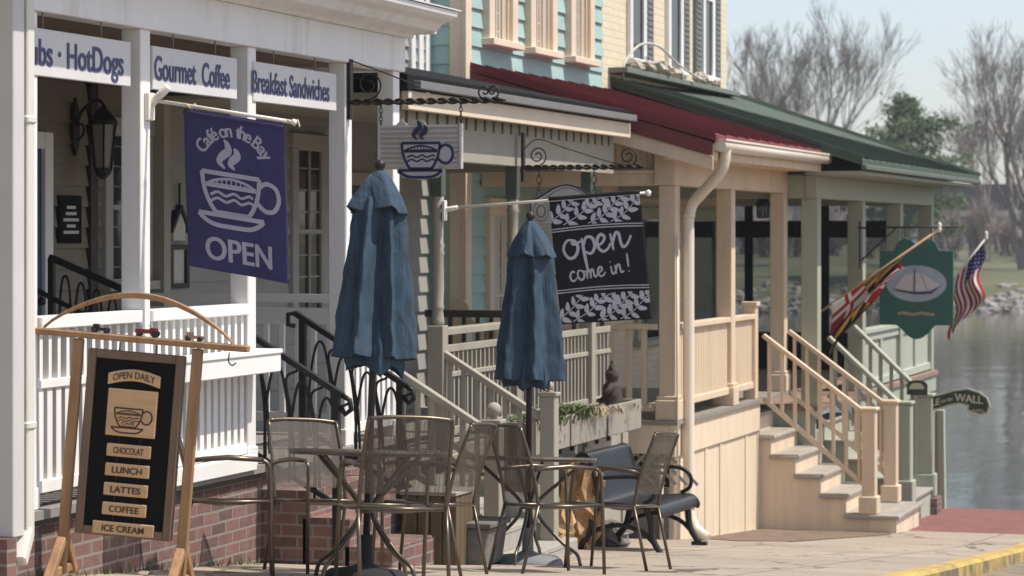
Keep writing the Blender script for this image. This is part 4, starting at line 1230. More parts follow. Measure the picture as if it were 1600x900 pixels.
w.build('carving', M('sign_brown_grey', (.16, .15, .15), .6, .1), th)
for f_ in (.12, .88):
    x = q0.x + ws * f_
    chain(Vector((x, YB2, P2.z - .015)), Vector((x, YB2, zt + .02)), 4).build('chain', rustiron, th)
# black flag
YF = 20.0
A_, B_ = atY(706, 325, YF), atY(1013, 301, YF)
th = thing('flag_pole', 'white flag pole sticking out of the turned porch post', 'flag pole', A_)
w = MB(); d = B_ - A_; w.tube([A_, B_], .0115, 10); w.lathe([(0, -.03), (.02, -.02), (.022, .012), (0, .025)], B_, 10); w.build('pole', polewhite, th)
w = MB(); w.box(XB + .002, XB + .025, YF - .03, YF + .03, A_.z - .1, A_.z + .06); w.tube([A_ + Vector((-.1, 0, -.02)), A_ + Vector((.05, 0, .004))], .02, 8); w.build('bracket', polewhite, th, bev=.004)
Wd, Hd = .735, .97
P0 = atY(858, 312, YF)
f = banner_map(P0, d, Wd, Hd, .1, .012)
th = thing('welcome_flag', 'black flag with pale leaf bands reading open come in!', 'flag', P0)
banner_sheet(f, Wd, Hd).build('cloth', blackcloth, th, solid=.002)
w = MB(); w.tube([P0 + Vector((0, 0, .004)) + d.normalized() * (Wd * k / 10) for k in range(11)], [.019] * 11, 10); w.build('sleeve', blackcloth, th)
mpf = lambda a, b: f(a, Hd - b, .006)
w = MB()
for y in (.735, .715, .26, .24): ribbon(w, [(Wd * k / 20, y + .0 + .012 * math.sin(k / 20 * PI)) for k in range(21)], .008, mpf)
rg = random.Random(12)
def band(y0, y1, seed):
    rg = random.Random(seed)
    stems = [[(-.02, y0 + .02), (.1, y0 + .1), (.2, y1 + .0)], [(.1, y0 + .0), (.25, y0 + .08), (.33, y1 - .04), (.46, y1 + .01)], [(.3, y0 - .0), (.42, y0 + .05), (.5, y0 + .12), (.6, y1)], [(.48, y0 + .0), (.6, y0 + .06), (.7, y0 + .15), (.75, y1 - .03)]]
    for st in stems:
        pts = smooth(st, 10)
        ribbon(w, [(max(.004, min(Wd - .004, p.x)), max(y0, min(y1, p.y))) for p in pts], .007, mpf)
        for k in range(2, len(pts) - 1, 5):
            p = pts[k]; dv = pts[k + 1] - pts[k - 1]; a = math.atan2(dv.y, dv.x)
            for sgn in (-1, 1):
                aa = a + sgn * R_(48 + rg.uniform(-10, 10))
                L = rg.uniform(.068, .085)
                cx, cy = p.x + math.cos(aa) * L * .62, p.y + math.sin(aa) * L * .62
                pl = [(max(.003, min(Wd - .003, x)), max(y0 - .005, min(y1 + .005, y))) for x, y in leaf_poly(cx, cy, aa, L, L * .47)]
                w.add([mpf(x, y) for x, y in pl], [list(range(len(pl)))])
band(.765, .955, 1); band(.015, .215, 2)
def script(strokes, x0, y0, sc, wd, rot=.12):
    for st in strokes:
        q = [(x0 + (a * math.cos(rot) - b * math.sin(rot)) * sc, y0 + (a * math.sin(rot) + b * math.cos(rot)) * sc) for a, b in st]
        ribbon(w, [(v.x, v.y) for v in smooth(q, 7)], lambda t: wd * (.75 + .4 * math.sin(PI * t)), mpf)
o_ = [(.75, .98), (.35, 1.0), (.05, .55), (.25, .03), (.65, .05), (.92, .5), (.8, .92), (.62, .8), (.85, .72), (1.15, .85)]
def sh(st, dx): return [(a + dx, b) for a, b in st]
e_ = [(0, .4), (.35, .5), (.58, .78), (.42, 1.0), (.15, .8), (.08, .35), (.3, .03), (.62, .12), (.85, .4)]
n_ = [(0, .95), (.0, .05), (.02, .35), (.3, .88), (.5, .85), (.52, .3), (.62, .05), (.9, .2), (1.2, .62)]
m_s = [(0, .9), (0, .05), (.05, .5), (.25, .9), (.38, .75), (.38, .05), (.43, .5), (.62, .9), (.76, .75), (.78, .15), (.95, .08), (1.1, .35)]
c_ = [(.65, .85), (.4, 1.0), (.08, .6), (.15, .1), (.45, .02), (.8, .3)]
script([o_, [(1.25, 1.0), (1.22, .2), (1.2, -.95)], [(1.24, .5), (1.5, .98), (1.85, .9), (1.9, .4), (1.6, .05), (1.28, .2)], sh(e_, 2.0), sh(n_, 2.95)], .085, .5, .135, .021)
script([c_, sh([(.55, .95), (.2, .95), (.05, .5), (.25, .03), (.6, .1), (.75, .55), (.6, .9), (.9, .75)], .85), sh(m_s, 1.85), sh(e_, 3.0), sh([(0, .9), (.02, .2), (.15, .05), (.35, .25)], 4.55), [(4.55, 1.3), (4.58, 1.36)], sh(n_[:-1], 5.0), [(6.55, 1.9), (6.45, .5)], [(6.42, .02), (6.46, .1)]], .115, .325, .074, .014, .1)
w.build('print', flagink, th)

# ================================================================== TEAL HOUSE WITH RED ROOFED PORCH
teal_b = thing('teal_house', 'teal clapboard house with a red roofed cream porch, stairs and peach window trim', 'building', (-8.6, 27.7, gz(27.7)))
XT = -8.6; YT0, YT1 = 25.2, 30.15
w = MB(); clap(w, XT, YT0 + .1, YT1, -.3, 9, .19); clapY(w, YT0, -13, XT, -.3, 9, .19); w.box(-13, XT - .011, YT0 + .011, YT1, -1.4, 9.1); w.build('wall', teal, teal_b)
w = MB(); w.box(XT - .02, XT + .035, YT0 - .035, YT0 + .14, -.2, 9); w.box(XT - .14, XT - .02, YT0 - .035, YT0, -.2, 9); w.build('corner_board', peach, teal_b, bev=.005)
for a, b in ((25.72, 26.66), (27.12, 28.08), (28.62, 29.55)):
    window(teal_b, XT, a, b, 3.98, 5.5, .17, peach, 2, 3, .1, True, curtain)
window(teal_b, XT, 25.8, 26.75, .55, 2.2, .14, peach, 2, 1, .08, True, curtain)
window(teal_b, XT, 28.6, 29.6, .55, 2.2, .14, peach, 2, 1, .08, True)
door(teal_b, XT, 27.3, 28.15, .18, 2.2, M('brown_shop_door', (.11, .075, .05), .5, .2, 5, .1), creamtrim)
XP = -6.55; DR = .17
# roof
def roofz(x): return 3.63 + (x - XT) * (2.9 - 3.63) / (2.54)
w = MB(); w.prism([(XT, 3.63), (-6.06, 2.9), (-6.06, 2.96), (XT, 3.69)], (0, 25.28, 0), (1, 0, 0), (0, 0, 1), (0, 5.42, 0))
for i in range(12):
    y = 25.3 + i * .49; w.bar((XT + .02, y, 3.70), (-6.07, y, 2.97), .02, .03)
w.build('porch_roof', redroof, teal_b)
w = MB(); w.prism([(XT + .04, 3.47), (-6.1, 2.76), (-6.1, 2.895), (XT + .04, 3.61)], (0, 25.29, 0), (1, 0, 0), (0, 0, 1), (0, .025, 0))
w.build('rake_board', M('red_brown_rake', (.14, .03, .03), .55, .1), teal_b)
w = MB(); w.prism([(-7.4, 2.98), (-6.1, 2.62), (-6.1, 2.755), (-7.4, 3.13)], (0, 25.32, 0), (1, 0, 0), (0, 0, 1), (0, .025, 0)); w.box(-6.13, -6.1, 25.35, 30.65, 2.72, 2.88); w.box(XP - .05, -6.13, 25.35, 30.65, 2.73, 2.75); w.build('eave_trim', creamtrim, teal_b, bev=.003)
w = MB(); w.tube([(-6.04, 25.36, 2.86), (-6.04, 30.72, 2.87)], .062, 10); w.box(-6.095, -5.975, 25.36, 30.72, 2.905, 2.925); w.build('gutter', gutterwhite, teal_b)
# beam and gable panel
w = MB(); w.box(XP - .16, XP, 25.64, 30.92, 2.48, 2.82); w.build('beam', creamtrim, teal_b, bev=.006)
w = MB(); w.box(XT + .03, XP - .162, 25.66, 25.8, 2.48, 2.6); w.box(XT + .03, XP - .162, 25.62, 25.69, 2.6, 2.635); w.build('end_beam', creamtrim, teal_b, bev=.005)
w = MB(); w.prism([(XT + .03, 2.64), (XP - .162, 2.64), (XP - .162, roofz(XP - .162) - .02), (XT + .03, 3.56)], (0, 25.72, 0), (1, 0, 0), (0, 0, 1), (0, .04, 0))
for i in range(30):
    x = XT + .06 + i * .065
    if x < XP - .2: w.box(x, x + .05, 25.708, 25.722, 2.64, min(roofz(x + .05), 9) - .03)
w.build('gable_panel', creamtrim, teal_b)
w = MB(); w.box(XP - .21, XP - .002, 25.60, 25.81, 2.482, 3.02); w.build('post_head', creamtrim, teal_b, bev=.005)
w = MB(); w.box(XT + .03, XP - .05, 25.8, 30.6, 2.83, 2.86); w.build('ceiling', creamtrim, teal_b)
for y in (25.71, 28.12, 30.81):
    w = MB(); w.box(XP - .17, XP + .003, y - .088, y + .088, DR, 2.48); po = w.build('post', creamtrim, teal_b, bev=.008)
    w = MB(); w.box(XP - .2, XP + .035, y - .12, y + .12, DR - .0, DR + .2); w.box(XP - .19, XP + .022, y - .108, y + .108, DR + .2, DR + .24); w.build('plinth', creamtrim, po, bev=.008)
# deck, rim and skirt
w = MB(); w.box(XT + .03, XP + .04, 25.55, 30.95, DR - .04, DR); w.build('deck', M('grey_deck_paint', (.24, .22, .19), .6, .1, 4, .1), teal_b)
w = MB(); w.box(XP - .05, XP + .005, 25.57, 29.42, DR - .36, DR - .042); w.box(XT, XP - .05, 25.575, 25.62, DR - .33, DR - .042); w.box(XP - .06, XP + .03, 25.56, 25.72, DR - .06, DR - .041); w.build('rim_board', creamply, teal_b, bev=.005)
w = MB(); w.box(XP - .07, XP - .02, 25.66, 29.46, gz(29.5) - .1, DR - .36)
for y in (25.72, 26.95, 27.6, 28.8, 29.4): w.box(XP - .02, XP - .008, y - .05, y + .05, gz(29.5) - .1, DR - .36)
w.build('skirt', creamply, teal_b)
w = MB()
for i in range(18):                           # lattice under the near end
    x = XT + .1 + i * .11
    for s_ in (-1, 1):
        w.bar((x, 25.64 + .008 * s_, DR - .33), (x + s_ * .3, 25.64 + .008 * s_, DR - .63), .012, .03, side=Vector((0, 1, 0)))
w.build('lattice', greybox, teal_b)
w = MB(); w.box(XT, XP - .08, 25.75, 25.8, -1.4, DR - .05); w.build('crawl_space_sheet', M('crawl_space_shade', (.05, .045, .04), .9, .1), teal_b)  # dark sheet behind the lattice, coloured as the shade under the deck
w = MB(); w.box(XT, XP - .06, 25.6, 25.7, gz(25.7) - .1, DR - .66); w.build('footing', greyrock, teal_b)
# front balustrade panels
for a, b in ((25.81, 28.02), (28.22, 29.2)):
    w = MB(); w.box(XP - .13, XP + .0, a, b, 1.06, 1.115); w.build('top_rail', creamtrim, teal_b, bev=.006)
    w = MB(); w.box(XP - .09, XP - .05, a, b, .36, 1.06)
    n = int((b - a) / .07)
    for i in range(n): y = a + (b - a) * i / n; w.box(XP - .05, XP - .043, y + .008, y + (b - a) / n - .008, .36, 1.06)
    w.build('bead_panel', creamtrim, teal_b)
    w = MB(); w.box(XP - .11, XP - .02, a, b, .29, .36); w.build('bottom_rail', creamtrim, teal_b, bev=.006)
w = MB(); w.box(XP - .14, XP, 29.2, 29.34, DR, 1.2); w.box(XP - .16, XP + .02, 29.18, 29.36, 1.2, 1.25); w.build('newel_post', creamtrim, teal_b, bev=.006)
# near end balustrade
w = MB(); w.box(XT + .05, XP - .18, 25.63, 25.74, 1.06, 1.115); w.build('top_rail', creamtrim, teal_b, bev=.005)
w = MB(); w.box(XT + .05, XP - .18, 25.65, 25.71, .25, .31)
for i in range(14): x = XP - .36 - i * .155; w.box(x, x + .055, 25.655, 25.705, .31, 1.06)
w.build('balusters', creamtrim, teal_b, bev=.004)
q = atY(709, 486, 25.15)
w = MB(); w.prism([(-.11, -.17), (.13, -.17), (.13, -.12), (.08, -.05), (.05, .06), (.0, .12), (-.11, .13)], (XT + .02, 25.12, q.z), (1, 0, 0), (0, 0, 1), (0, .06, 0)); w.build('scroll_end', creamtrim, teal_b, bev=.006)
# stairs
NR = 7; RI = .21; TR = .28; X0 = -7.0
w = MB(); w2 = MB()
for i in range(NR - 1):
    zt = DR - RI * (i + 1); xa = X0 + TR * i
    if i == NR - 2:
        w.box(xa, xa + .62, 29.38, 31.0, zt - .05, zt)
    else:
        w.box(xa, xa + TR + .035, 29.385, 30.96, zt - .045, zt)
    w2.box(xa, xa + TR, 29.45, 30.92, gz(30) - .1, zt - .041)
w2.box(X0 + TR * 5 + TR, X0 + TR * 5 + .58, 29.43, 30.95, gz(30) - .1, DR - RI * 6 - .051)
w.build('stair_treads', M('scuffed_tread_paint', (.34, .305, .26), .7, .16, 5, .2, dirt=((.2, .17, .14), 4, .7)), teal_b, bev=.01); w2.build('stair_risers', creamply, teal_b)
XNN = -5.33
for y in (29.5, 30.88):
    zb_ = DR - RI * 6
    w = MB(); w.box(XNN - .075, XNN + .075, y - .075, y + .075, zb_, .05); no = w.build('stair_newel', creamtrim, teal_b, bev=.008)
    w = MB(); w.box(XNN - .1, XNN + .1, y - .1, y + .1, .05, .09); w.build('newel_cap', creamtrim, no, bev=.012); w = MB(); w.box(XNN - .105, XNN + .105, y - .105, y + .105, zb_, zb_ + .2); w.build('newel_plinth', creamtrim, no, bev=.012)
    w = MB(); xa = XP + .02
    w.bar((xa, y, .87), (XNN - .05, y, .02), .08, .05); w.bar((xa, y, .16), (XNN - .05, y, -.78), .05, .05); w.build('stair_rail', creamtrim, teal_b, bev=.006)
    w = MB()
    for i in range(8):
        x = xa + .07 + i * .145; dz = (x - xa) / (XNN - .05 - xa)
        w.box(x - .018, x + .018, y - .018, y + .018, .16 - .94 * dz, .87 - .85 * dz)
    w.build('stair_balusters', creamtrim, teal_b)
# downspout
w = MB()
XD, YD = XP + .075, 25.86
w.tube(smooth([(-6.04, 25.6, 2.86), (-6.05, 25.6, 2.72), (-6.1, 25.62, 2.6), (-6.3, 25.75, 2.42), (XD + .04, YD, 2.3), (XD, YD, 2.15), (XD, YD, 2.0)], 6) + [Vector((XD, YD, -.7)), Vector((XD + .02, YD, -.82)), Vector((XD + .08, YD - .02, -.92)), Vector((XD + .2, YD - .04, -1.0))], .056, 12)
w.tube([(XD, YD, 2.2), (XD, YD, 2.16)], .064, 12); w.tube([(XD, YD, -.66), (XD, YD, -.72)], .064, 12)
w.build('downspout', gutterwhite, teal_b)
w = MB(); w.tube([(XP + .03, 25.585, 2.0), (XP + .03, 25.585, -1.0)], .012, 6); w.tube([(XP - .12, 25.54, -.25), (XP - .12, 25.54, -1.05)], .02, 6); w.build('conduit', gutterwhite, teal_b)
# lantern in the porch
q = atX(1192, 322, -7.2)
th = thing('porch_lantern', 'black hanging lantern under the red roofed porch', 'lantern', q)
w = MB(); w.lathe([(0, .13), (.03, .11), (.09, .04), (.09, .02), (0, .02)], q, 6, False); w.lathe([(0, -.15), (.07, -.15), (.08, -.13), (0, -.13)], q, 6, False)
for k in range(6): t = 2 * PI * k / 6; w.tube([q + Vector((.08 * math.cos(t), .08 * math.sin(t), .03)), q + Vector((.07 * math.cos(t), .07 * math.sin(t), -.14))], .008, 4)
w.tube([q + Vector((0, 0, .1)), Vector((q.x, q.y, 2.83))], .006, 5); w.build('cage', iron, th)
w = MB(); w.lathe([(.075, .02), (.065, -.13)], q, 6, False); w.build('lantern_glass', glass_thin, th)

# ================================================================== CREAM BRICK BUILDING WITH GREEN PORCH
gb = thing('cream_brick_building', 'cream painted brick building with a green roofed porch over the water', 'building', (-8.6, 34, gz(34)))
w = MB(); w.box(-14, XT, 30.18, 36.5, -2.6, 9.2); w.build('wall', creambrick, gb)
def shut(a, b, z0, z1):
    w = MB(); w.box(XT + .005, XT + .045, a, b, z0, z1)
    z = z0 + .06
    while z < z1 - .06:
        w.box(XT + .045, XT + .055, a + .04, b - .04, z, z + .035); z += .07
    w.build('shutter', shutter, gb)
for a, b, s in ((31.25, 32.0, 2), (33.1, 33.85, 2), (34.95, 35.6, 3)):
    window(gb, XT, a, b, 4.12, 6.2, .09, white, 2, 1, .06)
    shut(b + .04, b + .38, 4.1, 6.25)
    if s == 3: shut(a - .38, a - .04, 4.1, 6.25)
XG = -6.2; DG = 0.0
# hipped porch roof
ez = 2.86
pts = [(XT, 30.55, 3.82), (-5.6, 30.55, ez), (-5.6, 40.0, ez), (XT, 36.9, 3.95), (-13, 36.9, 3.95), (-13, 40.0, ez)]
w = MB()
w.add(pts, [(0, 1, 2, 3), (3, 2, 5, 4)])
w.add([(x, y, z - .07) for x, y, z in pts], [(3, 2, 1, 0), (4, 5, 2, 3)])
w.add([pts[0], pts[1], (pts[1][0], pts[1][1], pts[1][2] - .07), (pts[0][0], pts[0][1], pts[0][2] - .07)], [(0, 3, 2, 1)])
w.add([pts[1], pts[2], (pts[2][0], pts[2][1], pts[2][2] - .07), (pts[1][0], pts[1][1], pts[1][2] - .07)], [(0, 3, 2, 1)])
w.bar((XT, 36.9, 3.97), (-5.6, 40.0, ez + .02), .08, .05)
w.bar((XT, 30.56, 3.84), (-5.6, 30.56, ez + .02), .05, .05)
for i in range(20):
    y = 31 + i * .45
    y2 = y
    xa = XT if y < 36.9 else XT + (y - 36.9) / 3.1 * 3.0
    za = 3.82 + (xa - XT) / 3.0 * (ez - 3.82)
    w.bar((xa, y, za + .03), (-5.61, y, ez + .01), .02, .03)
w.build('porch_roof', greenroof, gb)
w = MB(); w.box(-5.63, -5.56, 30.6, 40.0, ez - .12, ez - .06); w.build('gutter', M('green_gutter', (.10, .115, .09), .6, .1), gb, bev=.01)
w = MB(); w.box(-6.3, -5.64, 30.7, 39.8, ez - .17, ez - .13); w.build('soffit', greentrim, gb)
w = MB(); w.box(XG - .14, XG, 30.9, 39.6, 2.42, 2.69); w.box(-12, XG - .14, 39.46, 39.6, 2.42, 2.69); w.box(XT, XG - .14, 30.92, 31.06, 2.42, 2.69); w.build('beam', greentrim, gb, bev=.006)
w = MB(); w.box(XT, XG - .14, 31.06, 39.4, 2.7, 2.74); w.build('ceiling', greentrim, gb)
for y, x in ((31.05, XG), (33.95, XG), (36.8, XG), (39.5, XG), (39.53, -9.3)):
    w = MB(); w.box(x - .2, x, y - .1, y + .1, DG, 2.42); w.build('post', greentrim, gb, bev=.008)
w = MB(); w.box(-12, XG + .06, 30.9, 39.65, DG - .06, DG); w.build('deck', M('red_brown_deck', (.26, .17, .13), .7, .15, 4, .1), gb)
w = MB(); w.box(XG - .02, XG + .03, 33.2, 39.62, DG - .3, DG - .062); w.build('rim_board', greentrim, gb, bev=.006)
for y in (34.6, 37.0, 39.4):
    w = MB(); w.tube([(XG - .12, y, DG - .3), (XG - .12, y, -3)], .13, 10); w.build('pile', greybox, gb)
w = MB(); w.box(-8.3, XG - .03, 30.95, 31.0, gz(31) - .1, DG - .06); w.box(XG - .08, XG - .03, 31.0, 34.3, gz(34) - .1, DG - .3); w.build('skirt', greenpanel, gb)
# panels of the balustrade
for a, b in ((34.06, 36.7), (36.9, 39.4)):
    w = MB(); w.box(XG - .16, XG + .0, a, b, .72, .78); w.box(XG - .12, XG - .03, a, b, .62, .72); w.build('top_rail', M('pale_green_rail', (.40, .43, .35), .55, .06), gb, bev=.006)
    w = MB(); w.box(XG - .09, XG - .06, a, b, .12, .62); w.build('panel', greenpanel, gb)
    w = MB(); w.box(XG - .13, XG - .02, a, b, .02, .12); w.build('bottom_rail', M('pale_green_rail2', (.40, .43, .35), .55, .06), gb, bev=.006)
    m_ = (a + b) / 2; w = MB(); w.box(XG - .12, XG - .03, m_ - .07, m_ + .07, .12, .62); w.build('stile', greenpanel, gb)
# glazed wind screens along the far side of the porch
xs = [-11.2, -10.0, -8.9, -7.75, -6.6]
for a, b in zip(xs, xs[1:]):
    w = MB(); w.box(a, a + .06, 39.2, 39.25, DG, 2.42); w.box(b - .06, b, 39.2, 39.25, DG, 2.42); w.box(a + .06, b - .06, 39.2, 39.25, 1.95, 2.2); w.box(a + .06, b - .06, 39.2, 39.25, DG, .55); fo = w.build('wind_screen', blackpanel, gb)
    w = MB(); w.quad((a + .06, 39.225, .55), (b - .06, 39.225, .55), (b - .06, 39.225, 1.95), (a + .06, 39.225, 1.95)); w.build('pane', glass_thin, fo)
window(gb, XT, 31.6, 32.9, .7, 2.2, .1, greentrim, 1, 1, .06, True)
window(gb, XT, 34.2, 35.8, .7, 2.2, .1, greentrim, 1, 1, .06, True)
# stairs of the green porch
w = MB(); w2 = MB()
for i in range(5):
    zt = DG - .22 * (i + 1); xa = -6.5 + .26 * i
    w.box(xa, xa + .29, 31.45, 33.1, zt - .04, zt); w2.box(xa, xa + .26, 31.48, 33.07, gz(33) - .1, zt - .041)
w.build('stair_treads', greybox, gb, bev=.006); w2.build('stair_risers', greenpanel, gb)
for y, xn in ((31.5, -5.29), (33.1, -5.29)):
    zg = gz(y)
    w = MB(); w.box(xn - .1, xn + .1, y - .1, y + .1, zg + .22, .0); w.box(xn - .12, xn + .12, y - .12, y + .12, 0, .04); w.box(xn - .13, xn + .13, y - .13, y + .13, zg + .22, zg + .5); w.build('stair_newel', greentrim, gb, bev=.01)
    w = MB(); w.box(xn - .18, xn + .18, y - .18, y + .18, zg - .05, zg + .22); w.build('newel_base', cafebrick, gb, bev=.01)
    za = .78 if y < 32 else .86
    w = MB(); w.bar((XG + .02, y, za), (xn - .02, y, -.02 if y < 32 else .02), .14, .05); w.bar((XG + .02, y, .1), (xn - .05, y, -.72), .05, .06); w.build('stair_rail', greentrim, gb, bev=.008)
    w = MB()
    for i in range(6):
        x = XG + .1 + i * .13; k = (x - XG) / (xn - XG)
        w.box(x - .02, x + .02, y - .02, y + .02, .1 - .82 * k, za - .8 * k)
    w.build('stair_balusters', greentrim, gb)
# ledge clutter below the upper windows
w = MB(); w.box(XT, XT + .24, 30.45, 36.3, 3.90, 3.965); w.build('roof_flashing', M('dull_flashing', (.15, .17, .14), .6, .15, 4, .1), gb, bev=.006)
guttergrey2 = M('greyed_white_plastic', (.45, .44, .41), .6, .12, 5, .05)
h = MB(); c0 = [Vector((XT + .12, 30.75, 3.72)), Vector((XT + .14, 30.65, 4.0)), Vector((XT + .16, 31.3, 4.28)), Vector((XT + .16, 32.2, 4.32)), Vector((XT + .2, 33.0, 4.15)), Vector((XT + .32, 33.7, 3.99))]
h.tube(smooth(c0, 10), .015, 8)
tag(h.build('white_hose', guttergrey2, org=c0[0]), 'white hose arched over the ledge below the cream brick windows', 'hose')
rg = random.Random(21)
ros = [(31.2, .09, 'pale stone on the roof ledge nearest the teal wall'), (31.75, .11, 'round grey stone on the roof ledge under the first window'), (32.35, .12, 'bulky pale stone on the roof ledge under the white hose'), (33.0, .1, 'tan stone on the roof ledge left of the second window'), (34.3, .11, 'cream stone on the roof ledge between the second and third windows'), (35.2, .07, 'small tan stone on the roof ledge under the third window')]
for y, r, lab in ros:
    w = MB(); rock_mesh(w, (XT + .17, y, 3.98 + r * .5), r, rg, (1, 1.3, .85), 9, 6)
    tag(w.build('ledge_stone', stoneledge, org=(XT + .17, y, 3.98)), lab, 'stone', 'stones on the roof ledge')

# ------------------------------------------------------------------ green sign with the boat, flags, small sign
YS = 33.6
th_p = atY(1375, 400, YS); q1 = atY(1490, 530, YS)
x0, x1 = th_p.x, q1.x; ws = x1 - x0
def zY(py): return atY(1432, py, YS).z
th = thing('sign_bracket', 'thin black iron arm on the green porch post holding the boat sign', 'bracket', (XG, YS, zY(355)), 'twisted iron sign brackets')
w = MB(); w.tube([(XG - .02, YS, zY(356)), (x1 + .06, YS, zY(354))], .014, 6); w.tube([(XG, YS, zY(410)), (x0 + .2, YS, zY(357))], .01, 5); w.box(XG - .0, XG + .02, YS - .03, YS + .03, zY(420), zY(345)); w.build('arm', iron, th)
th = thing('boat_sign', 'dark green hanging sign with a sailing boat in a pale oval', 'sign', ((x0 + x1) / 2, YS, zY(450)), 'shop signs hanging over the pavement')
prof = []
cx = (x0 + x1) / 2; u = ws / 2
za, zb2 = zY(392), zY(508)
outline = [(-u, zb2), (-u * .55, zb2)] + [(-.5 * u + .5 * u * (k / 8) * 1.0, zb2 - (zb2 - zY(530)) * math.sin(PI / 2 * k / 8)) for k in range(1, 9)] + [(.5 * u * (k / 8), zb2 - (zb2 - zY(530)) * math.cos(PI / 2 * k / 8)) for k in range(1, 9)] + [(u * .55, zb2), (u, zb2), (u, za), (u * .62, za), (u * .5, zY(378)), (u * .3, zY(372)), (u * .12, zY(376)), (0, zY(384)), (-u * .12, zY(376)), (-u * .3, zY(372)), (-u * .5, zY(378)), (-u * .62, za), (-u, za)]
w = MB(); w.prism(outline, (cx, YS - .03, 0), (1, 0, 0), (0, 0, 1), (0, .06, 0)); w.build('board', signgreen, th, bev=.004)
ez_, rx, rz = zY(443), u * .82, (zY(415) - zY(472)) / 2
w = MB(); w.prism([(rx * math.cos(2 * PI * k / 32), ez_ + rz * math.sin(2 * PI * k / 32)) for k in range(32)], (cx, YS - .036, 0), (1, 0, 0), (0, 0, 1), (0, .007, 0)); w.build('oval', signsky, th)
w = MB()
w.prism([(-.72 * rx, -.25 * rz), (-.15 * rx, -.42 * rz), (-.08 * rx, .55 * rz), (-.35 * rx, .5 * rz)], (cx, YS - .042, ez_), (1, 0, 0), (0, 0, 1), (0, .005, 0))
w.prism([(-.05 * rx, -.42 * rz), (.35 * rx, -.38 * rz), (.1 * rx, .62 * rz), (-.03 * rx, .6 * rz)], (cx, YS - .042, ez_), (1, 0, 0), (0, 0, 1), (0, .005, 0))
w.prism([(.4 * rx, -.38 * rz), (.82 * rx, -.1 * rz), (.16 * rx, .6 * rz)], (cx, YS - .042, ez_), (1, 0, 0), (0, 0, 1), (0, .005, 0))
w.build('sails', sailcol, th)
w = MB(); w.prism([(-.78 * rx, -.3 * rz), (-.6 * rx, -.42 * rz), (0, -.6 * rz), (.5 * rx, -.55 * rz), (.86 * rx, -.05 * rz), (.5 * rx, -.42 * rz), (0, -.48 * rz)], (cx, YS - .043, ez_), (1, 0, 0), (0, 0, 1), (0, .006, 0)); w.box(cx - .06 * rx, cx - .03 * rx, YS - .045, YS - .036, ez_ - .5 * rz, ez_ + .8 * rz); w.build('hull', signdark, th)
w = MB(); mg = lambda a, b: Vector((a, YS - .0325, b))
ribbon(w, [(cx - .5 * u + u * k / 12, zY(490) + .01 * math.sin(k)) for k in range(13)], .035, mg)
w.build('gold_line', gold, th)
w = MB()
for f_ in (.3, .7): x = x0 + ws * f_; w.tube([(x, YS, zY(355)), (x, YS, zY(376))], .008, 5)
w.build('hanger', iron, th)
def flag_cloth(posf, pat, nu, nv, mats):
    mb = MB(); vs = [posf(i / nu, j / nv) for j in range(nv + 1) for i in range(nu + 1)]
    mb.v = [Vector(v) for v in vs]
    for j in range(nv):
        for i in range(nu):
            mb.f.append([j * (nu + 1) + i, (j + 1) * (nu + 1) + i, (j + 1) * (nu + 1) + i + 1, j * (nu + 1) + i + 1]); mb.sm.append(True); mb.mi.append(pat((i + .5) / nu, (j + .5) / nv))
    return mb
# state flag
YM = 31.3
A_, B_ = atY(1282, 487, YM), atY(1468, 358, YM)
th = thing('flag_pole', 'short brown flag pole with a silver tip angled over the green porch rail', 'flag pole', A_)
w = MB(); w.tube([A_, B_], .014, 8); w.build('pole', woodlt, th)
w = MB(); w.lathe([(0, -.04), (.02, -.03), (.026, 0), (.018, .03), (.026, .06), (0, .09)], B_, 10); w.build('tip', polewhite, th)
def mary(u, v):                               # u along the fly, v down the hoist
    qx, qy = (u > .5), (v > .5)
    uu, vv = (u % .5) * 2, (v % .5) * 2
    if qx == qy:
        k = int(uu * 6) % 2
        return (2 if k == (uu > vv) else 3)
    cross = abs(uu - .5) < .12 or abs(vv - .5) < .12
    a = (uu < .5) == (vv < .5)
    return 0 if a != cross else 1
def marypos(u, v):
    s = v                                     # hoist runs down the pole from the tip
    p = B_.lerp(A_, .33 + .58 * s)
    L = .16 + .5 * s ** 1.5
    fold = .07 * math.sin(u * 13 + s * 4) * (.3 + u)
    return p + Vector((.05 * u * L + .035 * math.sin(u * 11 + s * 7) * (.2 + u), fold, -L * u * (1.0 - .15 * math.sin(u * 7 + 2 * s))))
fo = flag_cloth(marypos, mary, 48, 40, None).build('state_flag', None, None, mats=[flagred, flagwhite, flagblack, flaggold], org=A_, solid=.002)
tag(fo, 'drooping red, white, black and gold quartered flag beside the green boat sign', 'flag')
# stars and stripes
YU = 34.6
A_, B_ = atY(1497, 428, YU), atY(1541, 371, YU)
th = thing('flag_pole', 'short flag pole with a silver tip on the far porch corner over the water', 'flag pole', A_)
w = MB(); w.tube([A_ + (A_ - B_) * .35, B_], .014, 8); w.build('pole', polewhite, th)
w = MB(); w.lathe([(0, -.04), (.02, -.03), (.026, 0), (.018, .03), (.026, .06), (0, .09)], B_, 10); w.build('tip', polewhite, th)
def usp(u, v):
    if u < .4 and v < 7 / 13:
        a, b = int(u / .4 * 22), int(v / (7 / 13) * 14)
        return 1 if (a % 4 == 1 and b % 3 == 1) else 2
    return int(v * 13) % 2
def uspos(u, v):
    p = B_.lerp(A_, .12 + 1.05 * v)
    L = .78
    return p + Vector((-.02 * u + .05 * math.sin(u * 8 + v * 4) * (.3 + u), .07 * math.sin(v * 12 + u * 4) * (.3 + u), -L * u * .92 - .06 * v * u))
fo = flag_cloth(uspos, usp, 55, 52, None).build('national_flag', None, None, mats=[flagred, flagwhite, flagblue], org=A_, solid=.002)
tag(fo, 'stars and stripes flag hanging from a short pole over the water', 'flag')
